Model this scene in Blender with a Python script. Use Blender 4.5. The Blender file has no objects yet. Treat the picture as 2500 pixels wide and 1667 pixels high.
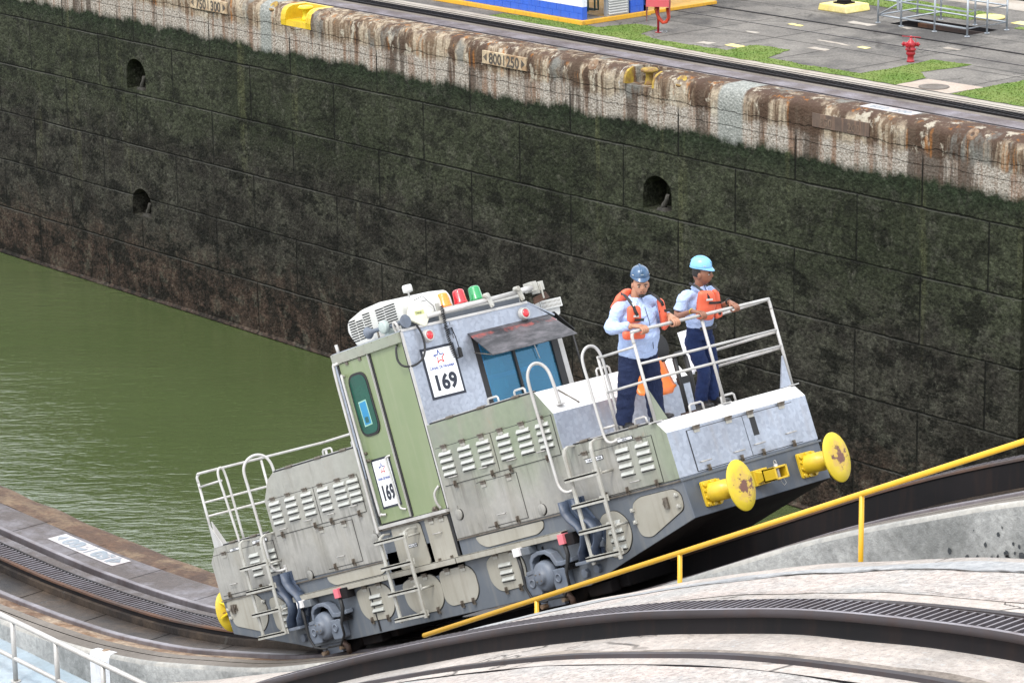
import bpy, bmesh, math, random
from math import sin, cos, pi, radians, sqrt, atan2
from mathutils import Vector, Matrix, noise as mnoise
random.seed(7)
C = bpy.context.scene.collection
scene = bpy.context.scene

# ---------------------------------------------------------------- camera
CAMH = 14.78
cd = bpy.data.cameras.new('camera'); cam = bpy.data.objects.new('camera', cd); C.objects.link(cam)
F = Vector((-0.73700715, 0.62353171, -0.26082306))
R = Vector((0.64873261, 0.76088531, -0.01412627))
U = R.cross(F)
m = Matrix.Identity(4)
for i in range(3):
    m[i][0] = R[i]; m[i][1] = U[i]; m[i][2] = -F[i]
m[2][3] = CAMH
cam.matrix_world = m
cd.sensor_width = 36.0; cd.lens = 106.88; cd.clip_start = 0.5; cd.clip_end = 3000
scene.camera = cam
# ---------------------------------------------------------------- sky and sun
SUN_EL, SUN_AZ = radians(60), radians(285)   # direction towards the sun: azimuth from +X, counter-clockwise
W = bpy.data.worlds.new("World"); scene.world = W; W.use_nodes = True
nt = W.node_tree; bg = nt.nodes['Background']
sky = nt.nodes.new('ShaderNodeTexSky'); sky.sky_type = 'NISHITA'; sky.sun_disc = False
sky.sun_elevation = SUN_EL; sky.sun_rotation = pi/2 - SUN_AZ
sky.air_density = 1.0; sky.dust_density = 8.0; sky.ozone_density = 1.0
hs = nt.nodes.new('ShaderNodeHueSaturation'); hs.inputs['Saturation'].default_value = 0.35
nt.links.new(sky.outputs[0], hs.inputs['Color'])
wtc = nt.nodes.new('ShaderNodeTexCoord'); wn = nt.nodes.new('ShaderNodeTexNoise'); wn.inputs['Scale'].default_value = 3.0; wn.inputs['Detail'].default_value = 5
wm = nt.nodes.new('ShaderNodeMapping'); wm.inputs[3].default_value = (1, 1, 2.6); nt.links.new(wtc.outputs['Generated'], wm.inputs[0]); nt.links.new(wm.outputs[0], wn.inputs[0])
wr = nt.nodes.new('ShaderNodeMapRange'); wr.inputs[1].default_value = .34; wr.inputs[2].default_value = .56; nt.links.new(wn.outputs[0], wr.inputs[0])
wx = nt.nodes.new('ShaderNodeMix'); wx.data_type = 'RGBA'; nt.links.new(wr.outputs[0], wx.inputs[0]); nt.links.new(hs.outputs[0], wx.inputs[6]); wx.inputs[7].default_value = (11.5, 12.0, 12.8, 1)
nt.links.new(wx.outputs[2], bg.inputs[0])      # bright broken cloud over the sky
bg.inputs[1].default_value = 0.15
ld = bpy.data.lights.new('sun', 'SUN'); ld.energy = 1.7; ld.angle = radians(14); ld.color = (1.0, 0.965, 0.90)
sun = bpy.data.objects.new('sun', ld); C.objects.link(sun)
sd = Vector((cos(SUN_EL)*cos(SUN_AZ), cos(SUN_EL)*sin(SUN_AZ), sin(SUN_EL)))
sun.rotation_euler = sd.to_track_quat('Z', 'Y').to_euler()
vs = scene.view_settings; vs.view_transform = 'Standard'; vs.look = 'None'; vs.exposure = 0.46; vs.gamma = 1.0

# ---------------------------------------------------------------- node helper
class NB:
    def __init__(s, name):
        s.m = bpy.data.materials.new(name); s.m.use_nodes = True
        s.t = s.m.node_tree; s.b = s.t.nodes['Principled BSDF']
        tc = s.t.nodes.new('ShaderNodeTexCoord'); s.obj = tc.outputs['Object']
        sp = s.t.nodes.new('ShaderNodeSeparateXYZ'); s.t.links.new(s.obj, sp.inputs[0])
        s.x, s.y, s.z = sp.outputs
    def put(s, sock, v):
        if isinstance(v, bpy.types.NodeSocket): s.t.links.new(v, sock)
        elif isinstance(v, (tuple, list)):
            v = tuple(v)
            if len(sock.default_value) == 4 and len(v) == 3: v = v+(1,)
            sock.default_value = v
        else: sock.default_value = v
    def math(s, op, a, b=0.0, c=None, clamp=False):
        n = s.t.nodes.new('ShaderNodeMath'); n.operation = op; n.use_clamp = clamp
        s.put(n.inputs[0], a); s.put(n.inputs[1], b)
        if c is not None: s.put(n.inputs[2], c)
        return n.outputs[0]
    def vec(s, scale, off=(0, 0, 0), rot=(0, 0, 0), src=None):
        n = s.t.nodes.new('ShaderNodeMapping'); s.t.links.new(src or s.obj, n.inputs[0])
        n.inputs[1].default_value = off; n.inputs[2].default_value = rot; n.inputs[3].default_value = scale
        return n.outputs[0]
    def noise(s, scale=1, detail=4, rough=.55, vec=None, dist=0):
        n = s.t.nodes.new('ShaderNodeTexNoise'); s.t.links.new(vec or s.obj, n.inputs[0])
        n.inputs['Scale'].default_value = scale; n.inputs['Detail'].default_value = detail
        n.inputs['Roughness'].default_value = rough; n.inputs['Distortion'].default_value = dist
        return n.outputs[0]
    def vor(s, scale, vec=None, out='Distance', rnd=1, feature='F1'):
        n = s.t.nodes.new('ShaderNodeTexVoronoi'); s.t.links.new(vec or s.obj, n.inputs[0]); n.feature = feature
        n.inputs['Scale'].default_value = scale; n.inputs['Randomness'].default_value = rnd
        return n.outputs[out]
    def step(s, v, a, b, lo=0., hi=1.):
        n = s.t.nodes.new('ShaderNodeMapRange'); n.clamp = True
        s.put(n.inputs[0], v); n.inputs[1].default_value = a; n.inputs[2].default_value = b
        n.inputs[3].default_value = lo; n.inputs[4].default_value = hi
        return n.outputs[0]
    def mix(s, f, a, b, bt='MIX'):
        n = s.t.nodes.new('ShaderNodeMix'); n.data_type = 'RGBA'; n.blend_type = bt
        s.put(n.inputs[0], f); s.put(n.inputs[6], a); s.put(n.inputs[7], b)
        return n.outputs[2]
    def mul(s, c, v):      # colour times value
        return s.mix(1.0, c, s.comb(v), 'MULTIPLY')
    def comb(s, v):
        n = s.t.nodes.new('ShaderNodeCombineColor')
        for i in range(3): s.put(n.inputs[i], v)
        return n.outputs[0]
    def bump(s, h, strength=.5, dist=.02):
        n = s.t.nodes.new('ShaderNodeBump'); n.inputs['Strength'].default_value = strength
        n.inputs['Distance'].default_value = dist; s.put(n.inputs['Height'], h)
        s.t.links.new(n.outputs[0], s.b.inputs['Normal'])
    def fin(s, col, rough=.7, metal=0., spec=.5):
        s.put(s.b.inputs['Base Color'], col); s.put(s.b.inputs['Roughness'], rough)
        s.put(s.b.inputs['Metallic'], metal); s.put(s.b.inputs['Specular IOR Level'], spec)
        return s.m

def paint(name, c1, c2=None, rough=.5, metal=0., dirt=(.1, .09, .07), dirt_amt=.25, scale=2.5, bump=.0, spec=.5, chips=None):
    n = NB(name)
    c2 = c2 or tuple(x*.85 for x in c1)
    big = n.noise(scale, 5, .6)
    col = n.mix(n.step(big, .35, .65), c1, c2)
    st = n.noise(1, 5, .6, n.vec((9, 9, .8)))
    col = n.mix(n.math('MULTIPLY', n.step(st, .5, .75), dirt_amt), col, dirt)
    if chips:
        ch = n.noise(scale*2.2, 6, .7)
        col = n.mix(n.step(ch, .66, .69), col, chips)
    if bump: n.bump(n.noise(60, 3), bump, .004)
    return n.fin(col, n.step(big, .3, .7, rough*.85, min(1, rough*1.2)), metal, spec)

# ---------------------------------------------------------------- mesh helper
class MB:
    def __init__(s): s.v = []; s.f = []; s.mi = []; s.sm = []
    def add(s, vs_, fs, mi=0, smooth=False):
        o = len(s.v); s.v += [tuple(p) for p in vs_]
        for f_ in fs: s.f.append([o+i for i in f_]); s.mi.append(mi); s.sm.append(smooth)
        return s
    def box(s, x0, x1, y0, y1, z0, z1, mi=0):
        v = [(x0,y0,z0),(x1,y0,z0),(x1,y1,z0),(x0,y1,z0),(x0,y0,z1),(x1,y0,z1),(x1,y1,z1),(x0,y1,z1)]
        return s.add(v, [(0,3,2,1),(4,5,6,7),(0,1,5,4),(1,2,6,5),(2,3,7,6),(3,0,4,7)], mi)
    def prism(s, poly, a, b, axis='y', cap=0, side=None):
        """poly in the plane normal to axis, extruded from a to b. side: material index or function(nx,nz)->index"""
        n = len(poly); area = sum(poly[i][0]*poly[(i+1)%n][1]-poly[(i+1)%n][0]*poly[i][1] for i in range(n))
        if area < 0: poly = poly[::-1]
        def P(p, t): return (p[0], t, p[1]) if axis == 'y' else ((t, p[0], p[1]) if axis == 'x' else (p[0], p[1], t))
        o = len(s.v)
        s.v += [P(p, a) for p in poly]+[P(p, b) for p in poly]
        c0 = list(range(n)); c1 = list(range(n, 2*n))[::-1]
        if axis in 'xz': c0, c1 = c0[::-1], c1[::-1]
        s.f.append([o+i for i in c0]); s.f.append([o+i for i in c1]); s.mi += [cap, cap]; s.sm += [False]*2
        for i in range(n):
            j = (i+1) % n; q = [i, i+n, j+n, j] if axis == 'y' else [i, j, j+n, i+n]
            s.f.append([o+k for k in q])
            dx, dz = poly[j][0]-poly[i][0], poly[j][1]-poly[i][1]; L = sqrt(dx*dx+dz*dz) or 1
            s.mi.append(side(dz/L, -dx/L) if callable(side) else (cap if side is None else side)); s.sm.append(False)
        return s
    def rings(s, rs, mi=0, smooth=True, closed=True, caps=True):
        n = len(rs[0]); o = len(s.v)
        for r in rs: s.v += [tuple(p) for p in r]
        for k in range(len(rs)-1):
            for i in range(n if closed else n-1):
                j = (i+1) % n
                s.f.append([o+k*n+i, o+k*n+j, o+(k+1)*n+j, o+(k+1)*n+i]); s.mi.append(mi); s.sm.append(smooth)
        if caps and closed:
            s.f.append([o+i for i in range(n)][::-1]); s.f.append([o+(len(rs)-1)*n+i for i in range(n)])
            s.mi += [mi, mi]; s.sm += [False, False]
        return s
    def tube(s, pts, r, n=8, mi=0, r2=None):
        pts = [Vector(p) for p in pts]; rs = []; prev = None
        for i, p in enumerate(pts):
            d = (pts[min(i+1, len(pts)-1)]-pts[max(i-1, 0)]).normalized()
            if prev is None:
                a = Vector((0, 0, 1)) if abs(d.z) < .9 else Vector((1, 0, 0)); u = d.cross(a).normalized()
            else: u = (prev-d*prev.dot(d)).normalized()
            prev = u; w = d.cross(u)
            rr = r if r2 is None else r+(r2-r)*i/(len(pts)-1)
            if isinstance(r, (list, tuple)): rr = r[i]
            rs.append([p+u*(rr*cos(2*pi*k/n))+w*(rr*sin(2*pi*k/n)) for k in range(n)])
        return s.rings(rs, mi)
    def cyl(s, p0, p1, r, r2=None, n=20, mi=0):
        return s.tube([p0, p1], r, n, mi, r2 if r2 is not None else None)
    def lathe(s, prof, o=(0, 0, 0), ax=(0, 0, 1), n=20, mi=0, sx=1., sy=1.):
        ax = Vector(ax).normalized(); a = Vector((0, 0, 1)) if abs(ax.z) < .9 else Vector((1, 0, 0))
        u = ax.cross(a).normalized(); w = ax.cross(u); o = Vector(o)
        if abs(ax.z) >= .9: u, w = Vector((1, 0, 0)), Vector((0, 1, 0))
        rs = [[o+ax*h+u*(max(r, 1e-4)*sx*cos(2*pi*k/n))+w*(max(r, 1e-4)*sy*sin(2*pi*k/n)) for k in range(n)] for r, h in prof]
        return s.rings(rs, mi)
    def build(s, name, mats, parent=None, bevel=0, weld=False):
        me = bpy.data.meshes.new(name); me.from_pydata(s.v, [], s.f)
        if not isinstance(mats, (list, tuple)): mats = [mats]
        for m_ in mats: me.materials.append(m_)
        me.polygons.foreach_set('material_index', s.mi); me.polygons.foreach_set('use_smooth', s.sm)
        me.update()
        bm = bmesh.new(); bm.from_mesh(me)
        if weld: bmesh.ops.remove_doubles(bm, verts=bm.verts, dist=1e-4)
        bmesh.ops.recalc_face_normals(bm, faces=bm.faces); bm.to_mesh(me); bm.free()
        o = bpy.data.objects.new(name, me); C.objects.link(o)
        if parent: o.parent = parent
        if bevel:
            b = o.modifiers.new('bevel', 'BEVEL'); b.width = bevel; b.segments = 2; b.limit_method = 'ANGLE'; b.angle_limit = radians(40)
        return o

def tag(o, label=None, cat=None, group=None, kind=None):
    if label: o['label'] = label
    if cat: o['category'] = cat
    if group: o['group'] = group
    if kind: o['kind'] = kind
    return o
def empty(name, loc=(0, 0, 0), rot=(0, 0, 0)):
    o = bpy.data.objects.new(name, None); o.location = loc; o.rotation_euler = rot; C.objects.link(o)
    o.empty_display_size = .1
    return o
def copy_tree(o, parent=None):
    c = o.copy(); C.objects.link(c); c.parent = parent
    for ch in o.children: copy_tree(ch, c)
    return c
def text(name, body, size, mat, parent, origin, xdir, ydir, bold=0., align='CENTER', sx=1., thick=.0015):
    """flat lettering; origin = baseline anchor, xdir/ydir unit vectors of the lettering plane in parent space"""
    cu = bpy.data.curves.new(name+'_c', 'FONT'); cu.body = body; cu.size = size; cu.align_x = align
    cu.offset = bold; cu.extrude = thick; cu.resolution_u = 3
    to = bpy.data.objects.new(name+'_t', cu); C.objects.link(to)
    bpy.context.view_layer.update()
    me = bpy.data.meshes.new_from_object(to.evaluated_get(bpy.context.evaluated_depsgraph_get()))
    bpy.data.objects.remove(to); bpy.data.curves.remove(cu)
    x, y = Vector(xdir), Vector(ydir); z = x.cross(y); o_ = Vector(origin)
    for v in me.vertices:
        c = v.co.copy(); v.co = o_+x*(c.x*sx)+y*c.y+z*c.z
    me.materials.clear(); me.materials.append(mat)
    o = bpy.data.objects.new(name, me); C.objects.link(o); o.parent = parent
    return o
def interp(tab, x):
    if x <= tab[0][0]: return tab[0][1]
    if x >= tab[-1][0]: return tab[-1][1]
    for i in range(len(tab)-1):
        if tab[i][0] <= x <= tab[i+1][0]: break
    x0, y0 = tab[i]; x1, y1 = tab[i+1]; h = x1-x0
    def sl(k):
        if k <= 0 or k >= len(tab)-1: return 0.
        return (tab[k+1][1]-tab[k-1][1])/(tab[k+1][0]-tab[k-1][0])
    t = (x-x0)/h; a, b = sl(i)*h, sl(i+1)*h
    return (2*t**3-3*t*t+1)*y0+(t**3-2*t*t+t)*a+(3*t*t-2*t**3)*y1+(t**3-t*t)*b
# vertical profile of the tow track (P) and of the return track (Q) along X
PT = [(-60,0),(-45,0),(-38,0),(-36.3,.015),(-35.3,.06),(-34.35,.12),(-33.1,.24),(-31.6,.48),(-30.6,.71),(-29.06,1.10),(-27.8,1.52),(-26,2.2),(-24,3.05),(-22.05,3.95),(-20.76,4.58),(-19.85,5.02),(-18.98,5.40),(-18.15,5.73),(-16.98,6.17),(-15.5,6.6),(-13,7.0),(-9,7.15),(0,7.15),(12,7.15)]
QT = [(-60,-1.6),(-45,-1.4),(-36,-.6),(-30,1.0),(-26,2.35),(-24.6,2.92),(-23.64,3.37),(-22.69,3.8),(-21.7,4.24),(-20.4,4.78),(-19.4,5.17),(-18.11,5.63),(-17.04,5.95),(-16.04,6.22),(-14.88,6.46),(-13.69,6.65),(-11,6.9),(-6,7.1),(12,7.1)]
def P(x): return interp(PT, x)
def Q(x): return interp(QT, x)
def frange(a, b, st):
    n = max(1, int(round((b-a)/st))); return [a+(b-a)*i/n for i in range(n+1)]
def sweep(mb, xs, sec, prof, mi=0, smooth=False, jit=0.):
    """sec: list of (y, z, absolute?) ; open strip"""
    rs = []
    for x in xs:
        h = prof(x); r = []
        for (y, z, *ab) in sec:
            j = mnoise.noise(Vector((x*1.3, y*3, z*3)))*jit if jit else 0
            r.append((x, y+j, (z if ab and ab[0] else h+z)+j))
        rs.append(r)
    return mb.rings(rs, mi, smooth, closed=False)
# ---------------------------------------------------------------- materials
def mat_far_wall():
    n = NB('lock_wall_concrete')
    zz = n.z; edge = n.noise(1.2, 5, .65); fine = n.noise(7, 6, .7); speck = n.noise(1, 4, .75, n.vec((9, 9, 10.5)), .3); peb = n.vor(11, n.vec((1, 1, 1.15)), 'Color'); pebd = n.vor(11, n.vec((1, 1, 1.15)))
    big = n.noise(.25, 5, .65); big2 = n.noise(.45, 7, .72, n.vec((1, 1, 1.6), (9, 4, 2)))
    blot = n.noise(1, 8, .78, n.vec((.8, .8, 1.3), (3, 8, 1))); blot2 = n.noise(1, 8, .8, n.vec((1.6, 1.6, 1.2), (13, 2, 6)))
    streak = n.noise(1, 6, .66, n.vec((1.1, 1.1, .05))); streak2 = n.noise(1, 6, .66, n.vec((3.0, 3.0, .16), (5, 0, 0))); streak3 = n.noise(1, 6, .66, n.vec((1.3, 1.3, .10), (15, 0, 3)))
    zj = n.math('ADD', zz, n.math('MULTIPLY', n.math('SUBTRACT', blot2, .5), 1.4))
    zj2 = n.math('ADD', zz, n.math('MULTIPLY', n.math('SUBTRACT', blot, .5), 5.0))
    green = n.mix(n.step(big, .38, .62), (.028, .033, .019), (.052, .058, .036))
    brown = n.mix(n.step(big2, .42, .58), (.024, .022, .018), (.056, .053, .043))
    red = n.mix(n.step(blot2, .42, .6), (.030, .024, .019), (.088, .058, .043))
    low = n.mix(n.step(zj2, -6.0, -4.6), brown, green)
    low = n.mix(n.math('MULTIPLY', n.step(big2, .50, .56), n.step(zj2, -8, -5, 0, .8)), low, green)
    low = n.mix(n.step(zj2, -8.8, -10.4), low, red)
    low = n.mix(n.step(zj, -1.9, -2.5), (.024, .034, .018), low)
    low = n.mix(n.math('MULTIPLY', n.step(streak, .585, .65), n.step(zz, -10, -2.5, 0, .42)), low, (.125, .13, .062))
    low = n.mix(n.math('MULTIPLY', n.step(blot, .51, .56), n.step(zz, -2, -5.5, .45, .85)), low, (.009, .009, .007))
    low = n.mix(n.math('MULTIPLY', n.step(blot2, .54, .60), n.step(zz, -2, -5, .40, .6)), low, (.080, .080, .062))
    ps = n.t.nodes.new('ShaderNodeSeparateColor'); n.t.links.new(peb, ps.inputs[0])
    low = n.mul(low, n.step(speck, .36, .64, .36, 1.15)); low = n.mul(low, n.step(ps.outputs[0], 0, 1, .72, 1.2))
    low = n.mix(n.math('MULTIPLY', n.step(ps.outputs[1], .90, .93), n.step(pebd, .35, .2, 0, .35)), low, (.17, .175, .15))
    low = n.mix(n.step(speck, .64, .74, 0, .5), low, (.17, .17, .145))
    pits = n.step(n.vor(3.2, n.vec((1, 1, 1.5))), .05, .10, 1, 0)
    low = n.mix(n.math('MULTIPLY', pits, n.step(big, .45, .55, .2, .9)), low, (.006, .006, .005))
    low = n.mix(n.step(n.noise(1, 4, .6, n.vec((.9, .9, 17), (0, 0, 3))), .64, .72, 0, .4), low, (.016, .018, .013))
    sp2 = n.noise(1, 5, .8, n.vec((13, 13, 20))); 
    barn = n.mix(n.step(sp2, .40, .56), (.16, .13, .10), (.44, .405, .36))
    barn = n.mix(n.step(streak2, .50, .62, 0, .7), barn, (.17, .085, .045))
    barn = n.mix(n.step(n.math('ADD', streak3, n.step(n.x, -80, -52, 0, .05)), .55, .62, 0, .8), barn, (.06, .042, .032))
    cop = n.mix(n.step(fine, .38, .62), (.40, .335, .25), (.29, .235, .17))
    cop = n.mix(n.step(blot2, .5, .62, 0, .5), cop, (.20, .18, .155))
    cop = n.mix(n.step(streak2, .47, .545, 0, .8), cop, (.105, .062, .036))
    hv = n.step(n.x, -74, -50, -.02, .075)
    cop = n.mix(n.step(n.math('ADD', streak3, hv), .50, .57, 0, .92), cop, (.060, .038, .027))
    cop = n.mix(n.math('MULTIPLY', n.step(zz, -.46, -.27), n.step(n.math('ADD', blot2, hv), .46, .56, .0, .95)), cop, (.085, .055, .042))
    cop = n.mix(n.step(n.noise(1, 5, .7, n.vec((2.2, 2.2, 1.2), (31, 2, 6))), .57, .63, 0, .75), cop, (.46, .42, .34))
    cop = n.mix(n.step(n.noise(1, 5, .65, n.vec((2.4, 2.4, .10), (2, 2, 7))), .585, .66, 0, .85), cop, (.30, .12, .03))
    cop = n.mix(n.step(n.noise(1, 5, .65, n.vec((.9, .9, .2), (12, 2, 7))), .58, .66, 0, .85), cop, (.17, .17, .155))
    for (a, b) in ((-58.95, -58.0), (-80.3, -79.7)):
        mk = n.math('MULTIPLY', n.step(n.x, a-.05, a+.05), n.step(n.x, b+.05, b-.05))
        g_ = n.mix(n.step(sp2, .45, .6), (.20, .21, .195), (.36, .365, .34)); cop = n.mix(mk, cop, g_); barn = n.mix(mk, barn, g_)
    zl = n.math('ADD', zz, n.math('ADD', n.math('MULTIPLY', n.math('SUBTRACT', blot2, .5), .8), n.math('MULTIPLY', n.math('SUBTRACT', n.noise(.45, 4, .6, n.vec((1, 1, .2))), .5), .7)))
    col = n.mix(n.step(zl, -.98, -1.14), cop, barn)
    fm = n.step(zl, -1.58, -1.80)
    col = n.mix(fm, col, low)
    rowf = n.math('DIVIDE', n.math('SUBTRACT', -2.435, zz), 1.8288)
    wob = n.math('ADD', n.math('MULTIPLY', n.math('SUBTRACT', n.noise(1.1, 4, .6), .5), .035), n.math('MULTIPLY', n.math('SUBTRACT', n.noise(9, 3, .7), .5), .02))
    rowf = n.math('ADD', rowf, wob); row = n.math('FLOOR', rowf); vary = n.step(n.noise(.7, 4, .6), .36, .55, .6, 1)
    fr = n.math('ABSOLUTE', n.math('SUBTRACT', n.math('FRACT', n.math('ADD', rowf, .5)), .5))
    hj = n.step(fr, .007, .019, 1, 0)
    below = n.step(rowf, -.1, -.05)
    hj = n.math('MULTIPLY', n.math('MULTIPLY', hj, below), vary)
    cx = n.math('ADD', n.math('DIVIDE', n.math('ADD', n.x, 92.36), 4.547), n.math('MULTIPLY', n.math('MODULO', n.math('ADD', row, 31), 2), .5))
    vx = n.math('ABSOLUTE', n.math('SUBTRACT', n.math('FRACT', n.math('ADD', cx, n.math('ADD', n.math('MULTIPLY', wob, .12), .5))), .5))
    vj = n.math('MULTIPLY', n.math('MULTIPLY', n.step(vx, .0035, .008, 1, 0), n.step(zz, -1.0, -1.3)), n.step(n.noise(.9, 4, .7, n.vec((1, 1, 1), (4, 4, 4))), .36, .52, .45, 1))
    jm = n.math('MAXIMUM', hj, vj)
    lip = n.math('MULTIPLY', n.math('MULTIPLY', n.step(n.math('FRACT', rowf), .014, .035, 1, 0), n.step(n.noise(.35, 3), .45, .6)), below)
    col = n.mix(n.math('MULTIPLY', lip, .4), col, (.17, .17, .15))
    fl2 = n.math('ABSOLUTE', n.math('SUBTRACT', n.math('FRACT', n.math('ADD', n.math('MULTIPLY', n.math('ADD', zz, wob), 1.64), .1)), .5))
    fine_l = n.math('MULTIPLY', n.math('MULTIPLY', n.step(fl2, .006, .014, 1, 0), below), n.step(n.noise(.6, 2, .5, n.vec((.5, .5, 2))), .50, .58))
    crk = n.step(n.math('ABSOLUTE', n.math('ADD', n.math('ADD', zz, .90), n.math('MULTIPLY', n.math('SUBTRACT', n.noise(1.3, 6, .7), .5), .35))), .008, .02, 1, 0)
    crk2 = n.step(n.math('ABSOLUTE', n.math('ADD', n.math('ADD', zz, 1.30), n.math('MULTIPLY', n.math('SUBTRACT', n.noise(.9, 6, .7), .5), .22))), .006, .014, 1, 0)
    dark = n.math('MAXIMUM', n.math('MAXIMUM', jm, n.math('MULTIPLY', crk2, .6)), n.math('MAXIMUM', n.math('MULTIPLY', fine_l, .45), n.math('MULTIPLY', crk, .6)))
    holes = n.math('MULTIPLY', n.step(n.vor(1.5, n.vec((1, 1, 1.3))), .02, .035, 1, 0), n.step(zz, -2.2, -2.4))
    dark = n.math('MAXIMUM', dark, holes)
    col = n.mix(n.math('MULTIPLY', dark, .92), col, (.007, .007, .006))
    h = n.math('ADD', n.math('SUBTRACT', n.math('MULTIPLY', speck, .8), n.math('MULTIPLY', pebd, .45)), n.math('ADD', n.math('MULTIPLY', blot2, .8), n.math('MULTIPLY', dark, -1.2)))
    n.bump(h, .8, .055)
    return n.fin(col, n.step(zz, -2, -1.5, .7, .9), 0, .12)
M = {}
M['farwall'] = mat_far_wall()
def mat_water():
    n = NB('lock_water')
    r_ = n.vec((1, 1, 1), rot=(0, 0, -radians(45)))
    v = n.vec((.62, 1.8, 1), src=r_); v2 = n.vec((.8, 2.6, 1), src=n.vec((1, 1, 1), rot=(0, 0, -radians(58))))
    a = n.noise(1.5, 2, .5, v, .5); b = n.noise(2.3, 3, .55, v2, .5); c = n.noise(.10, 3, .6); d = n.noise(.22, 2, .5, n.vec((.6, 1.2, 1), src=r_))
    amp = n.math('MULTIPLY', n.step(c, .38, .62, .7, 1.2), n.step(n.math('ADD', n.y, n.math('MULTIPLY', n.math('ADD', n.x, 40), -.25)), 48, 27, .40, 5.4))
    h = n.math('ADD', n.math('MULTIPLY', n.math('ADD', a, n.math('MULTIPLY', b, .5)), amp), n.math('MULTIPLY', d, .9))
    n.bump(h, 1.0, .10)
    col = n.mix(n.step(n.noise(.05, 4), .35, .65), (.054, .074, .026), (.066, .086, .034))
    m_ = n.fin(col, .03, 0, .5); n.b.inputs['IOR'].default_value = 1.6
    return m_
M['water'] = mat_water()
def concrete(name, c1, c2, stain=None, stain_amt=.6, sc=1.2, rough=.85, bump=.5, cracks=0, speck=.25, spots=None):
    n = NB(name)
    a = n.noise(sc, 6, .65); f = n.noise(14, 5, .7); g = n.noise(60, 3, .6)
    col = n.mix(n.step(a, .35, .65), c1, c2)
    if stain:
        s_ = n.noise(sc*.7, 6, .7, n.vec((1, 1, 1), (7, 3, 2)))
        col = n.mix(n.step(s_, .46, .62, 0, stain_amt), col, stain)
    col = n.mul(col, n.step(f, .3, .7, 1-speck, 1+speck*.6))
    h = n.math('ADD', f, n.math('MULTIPLY', g, .5))
    if spots:
        sp = n.noise(1, 3, .8, n.vec((22, 40, 30))); col = n.mix(n.step(sp, .57, .63, 0, .85), col, spots); col = n.mix(n.step(n.noise(16, 3, .7), .6, .68, 0, .6), col, (.40, .42, .43))
    if cracks:
        w = n.vec((1, 1, 1)); d = n.noise(1.5, 4, .6)
        vv = n.t.nodes.new('ShaderNodeVectorMath'); vv.operation = 'ADD'
        n.t.links.new(w, vv.inputs[0]); n.t.links.new(d, vv.inputs[1])
        e = n.vor(cracks, vv.outputs[0], 'Distance', 1, 'DISTANCE_TO_EDGE')
        cm = n.math('MULTIPLY', n.step(e, .003, .012, 1, 0), n.step(n.noise(.6, 2), .46, .56))
        col = n.mix(n.math('MULTIPLY', cm, .8), col, (.05, .045, .04)); h = n.math('SUBTRACT', h, cm)
    n.bump(h, bump, .02)
    return n.fin(col, rough, 0, .3)
M['deck_brown'] = concrete('stained_deck', (.050, .034, .028), (.074, .058, .052), (.17, .16, .175), .75, 1.1, .5, .4, .35, .35)
M['deck_rust'] = concrete('rusty_coping', (.115, .066, .040), (.062, .038, .028), (.22, .16, .10), .7, 1.8, .8, .7, 0, .4)
M['deck_floor'] = concrete('oily_concrete', (.040, .031, .025), (.080, .057, .040), (.016, .014, .014), .9, .9, .5, .4, .4, .4)
M['rust_strip'] = concrete('rusty_edge', (.34, .27, .20), (.20, .12, .07), (.10, .05, .03), .8, 2.5, .9, .8, 0, .5)
M['conduit'] = concrete('conduit_concrete', (.14, .122, .105), (.19, .168, .147), (.10, .085, .072), .5, .8, .85, .4, 0, .2)
M['kerb'] = concrete('kerb_concrete', (.33, .32, .295), (.41, .395, .365), (.22, .225, .22), .85, 1.0, .9, .4, 0, .2, None)
M['kerb_wall'] = concrete('kerb_wall_concrete', (.34, .345, .34), (.43, .43, .415), (.17, .175, .17), .8, .8, .9, .6, 0, .28, None)
M['pink'] = concrete('pink_concrete', (.43, .375, .335), (.50, .45, .41), (.31, .29, .27), .8, .8, .9, 1.0, .55, .26, (.27, .24, .22))
M['aggregate'] = concrete('aggregate_concrete', (.44, .405, .375), (.49, .415, .375), (.36, .36, .35), .7, 1.1, .95, 1.0, 0, .45, (.17, .155, .145))
M['grey_patch'] = concrete('grey_mortar', (.29, .30, .31), (.37, .37, .37), None, 0, 2, .9, .7, 0, .3)
M['platform'] = concrete('blue_grey_paving', (.30, .37, .42), (.38, .44, .49), (.24, .25, .25), .5, 1.0, .7, .2, 0, .12)
M['far_deck'] = concrete('far_deck', (.10, .075, .07), (.20, .18, .20), (.055, .04, .038), .7, 1.4, .55, .4, 0, .4)
M['far_ground'] = concrete('weathered_paving', (.135, .124, .112), (.20, .185, .165), (.062, .058, .055), .95, .45, .9, .6, .22, .42)
M['far_strip'] = concrete('pale_paving_strip', (.34, .31, .27), (.40, .36, .31), (.22, .17, .13), .6, .7, .9, .3, 0, .2)
M['plain_white'] = concrete('plain_white_paint', (.60, .61, .63), (.68, .68, .70), (.42, .42, .42), .5, 2, .7, .3, 0, .1)
M['white_paint'] = concrete('white_painted', (.40, .39, .40), (.47, .46, .47), (.36, .24, .20), .4, 2, .7, .3, 0, .1)
M['cream_paint'] = concrete('cream_sign_paint', (.46, .36, .24), (.56, .46, .32), (.24, .13, .06), .75, 2.2, .8, .2, 0, .3)
M['yellow_mark'] = concrete('faded_yellow', (.70, .56, .14), (.76, .66, .30), (.5, .45, .33), .4, 2, .8, .2, 0, .15)
M['text_dark'] = paint('faded_lettering', (.075, .065, .055), rough=.8, dirt=(.4, .3, .2), dirt_amt=.35)
M['text_grey'] = paint('grey_lettering', (.22, .25, .28), rough=.8, dirt=(.6, .5, .45), dirt_amt=.4)
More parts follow.
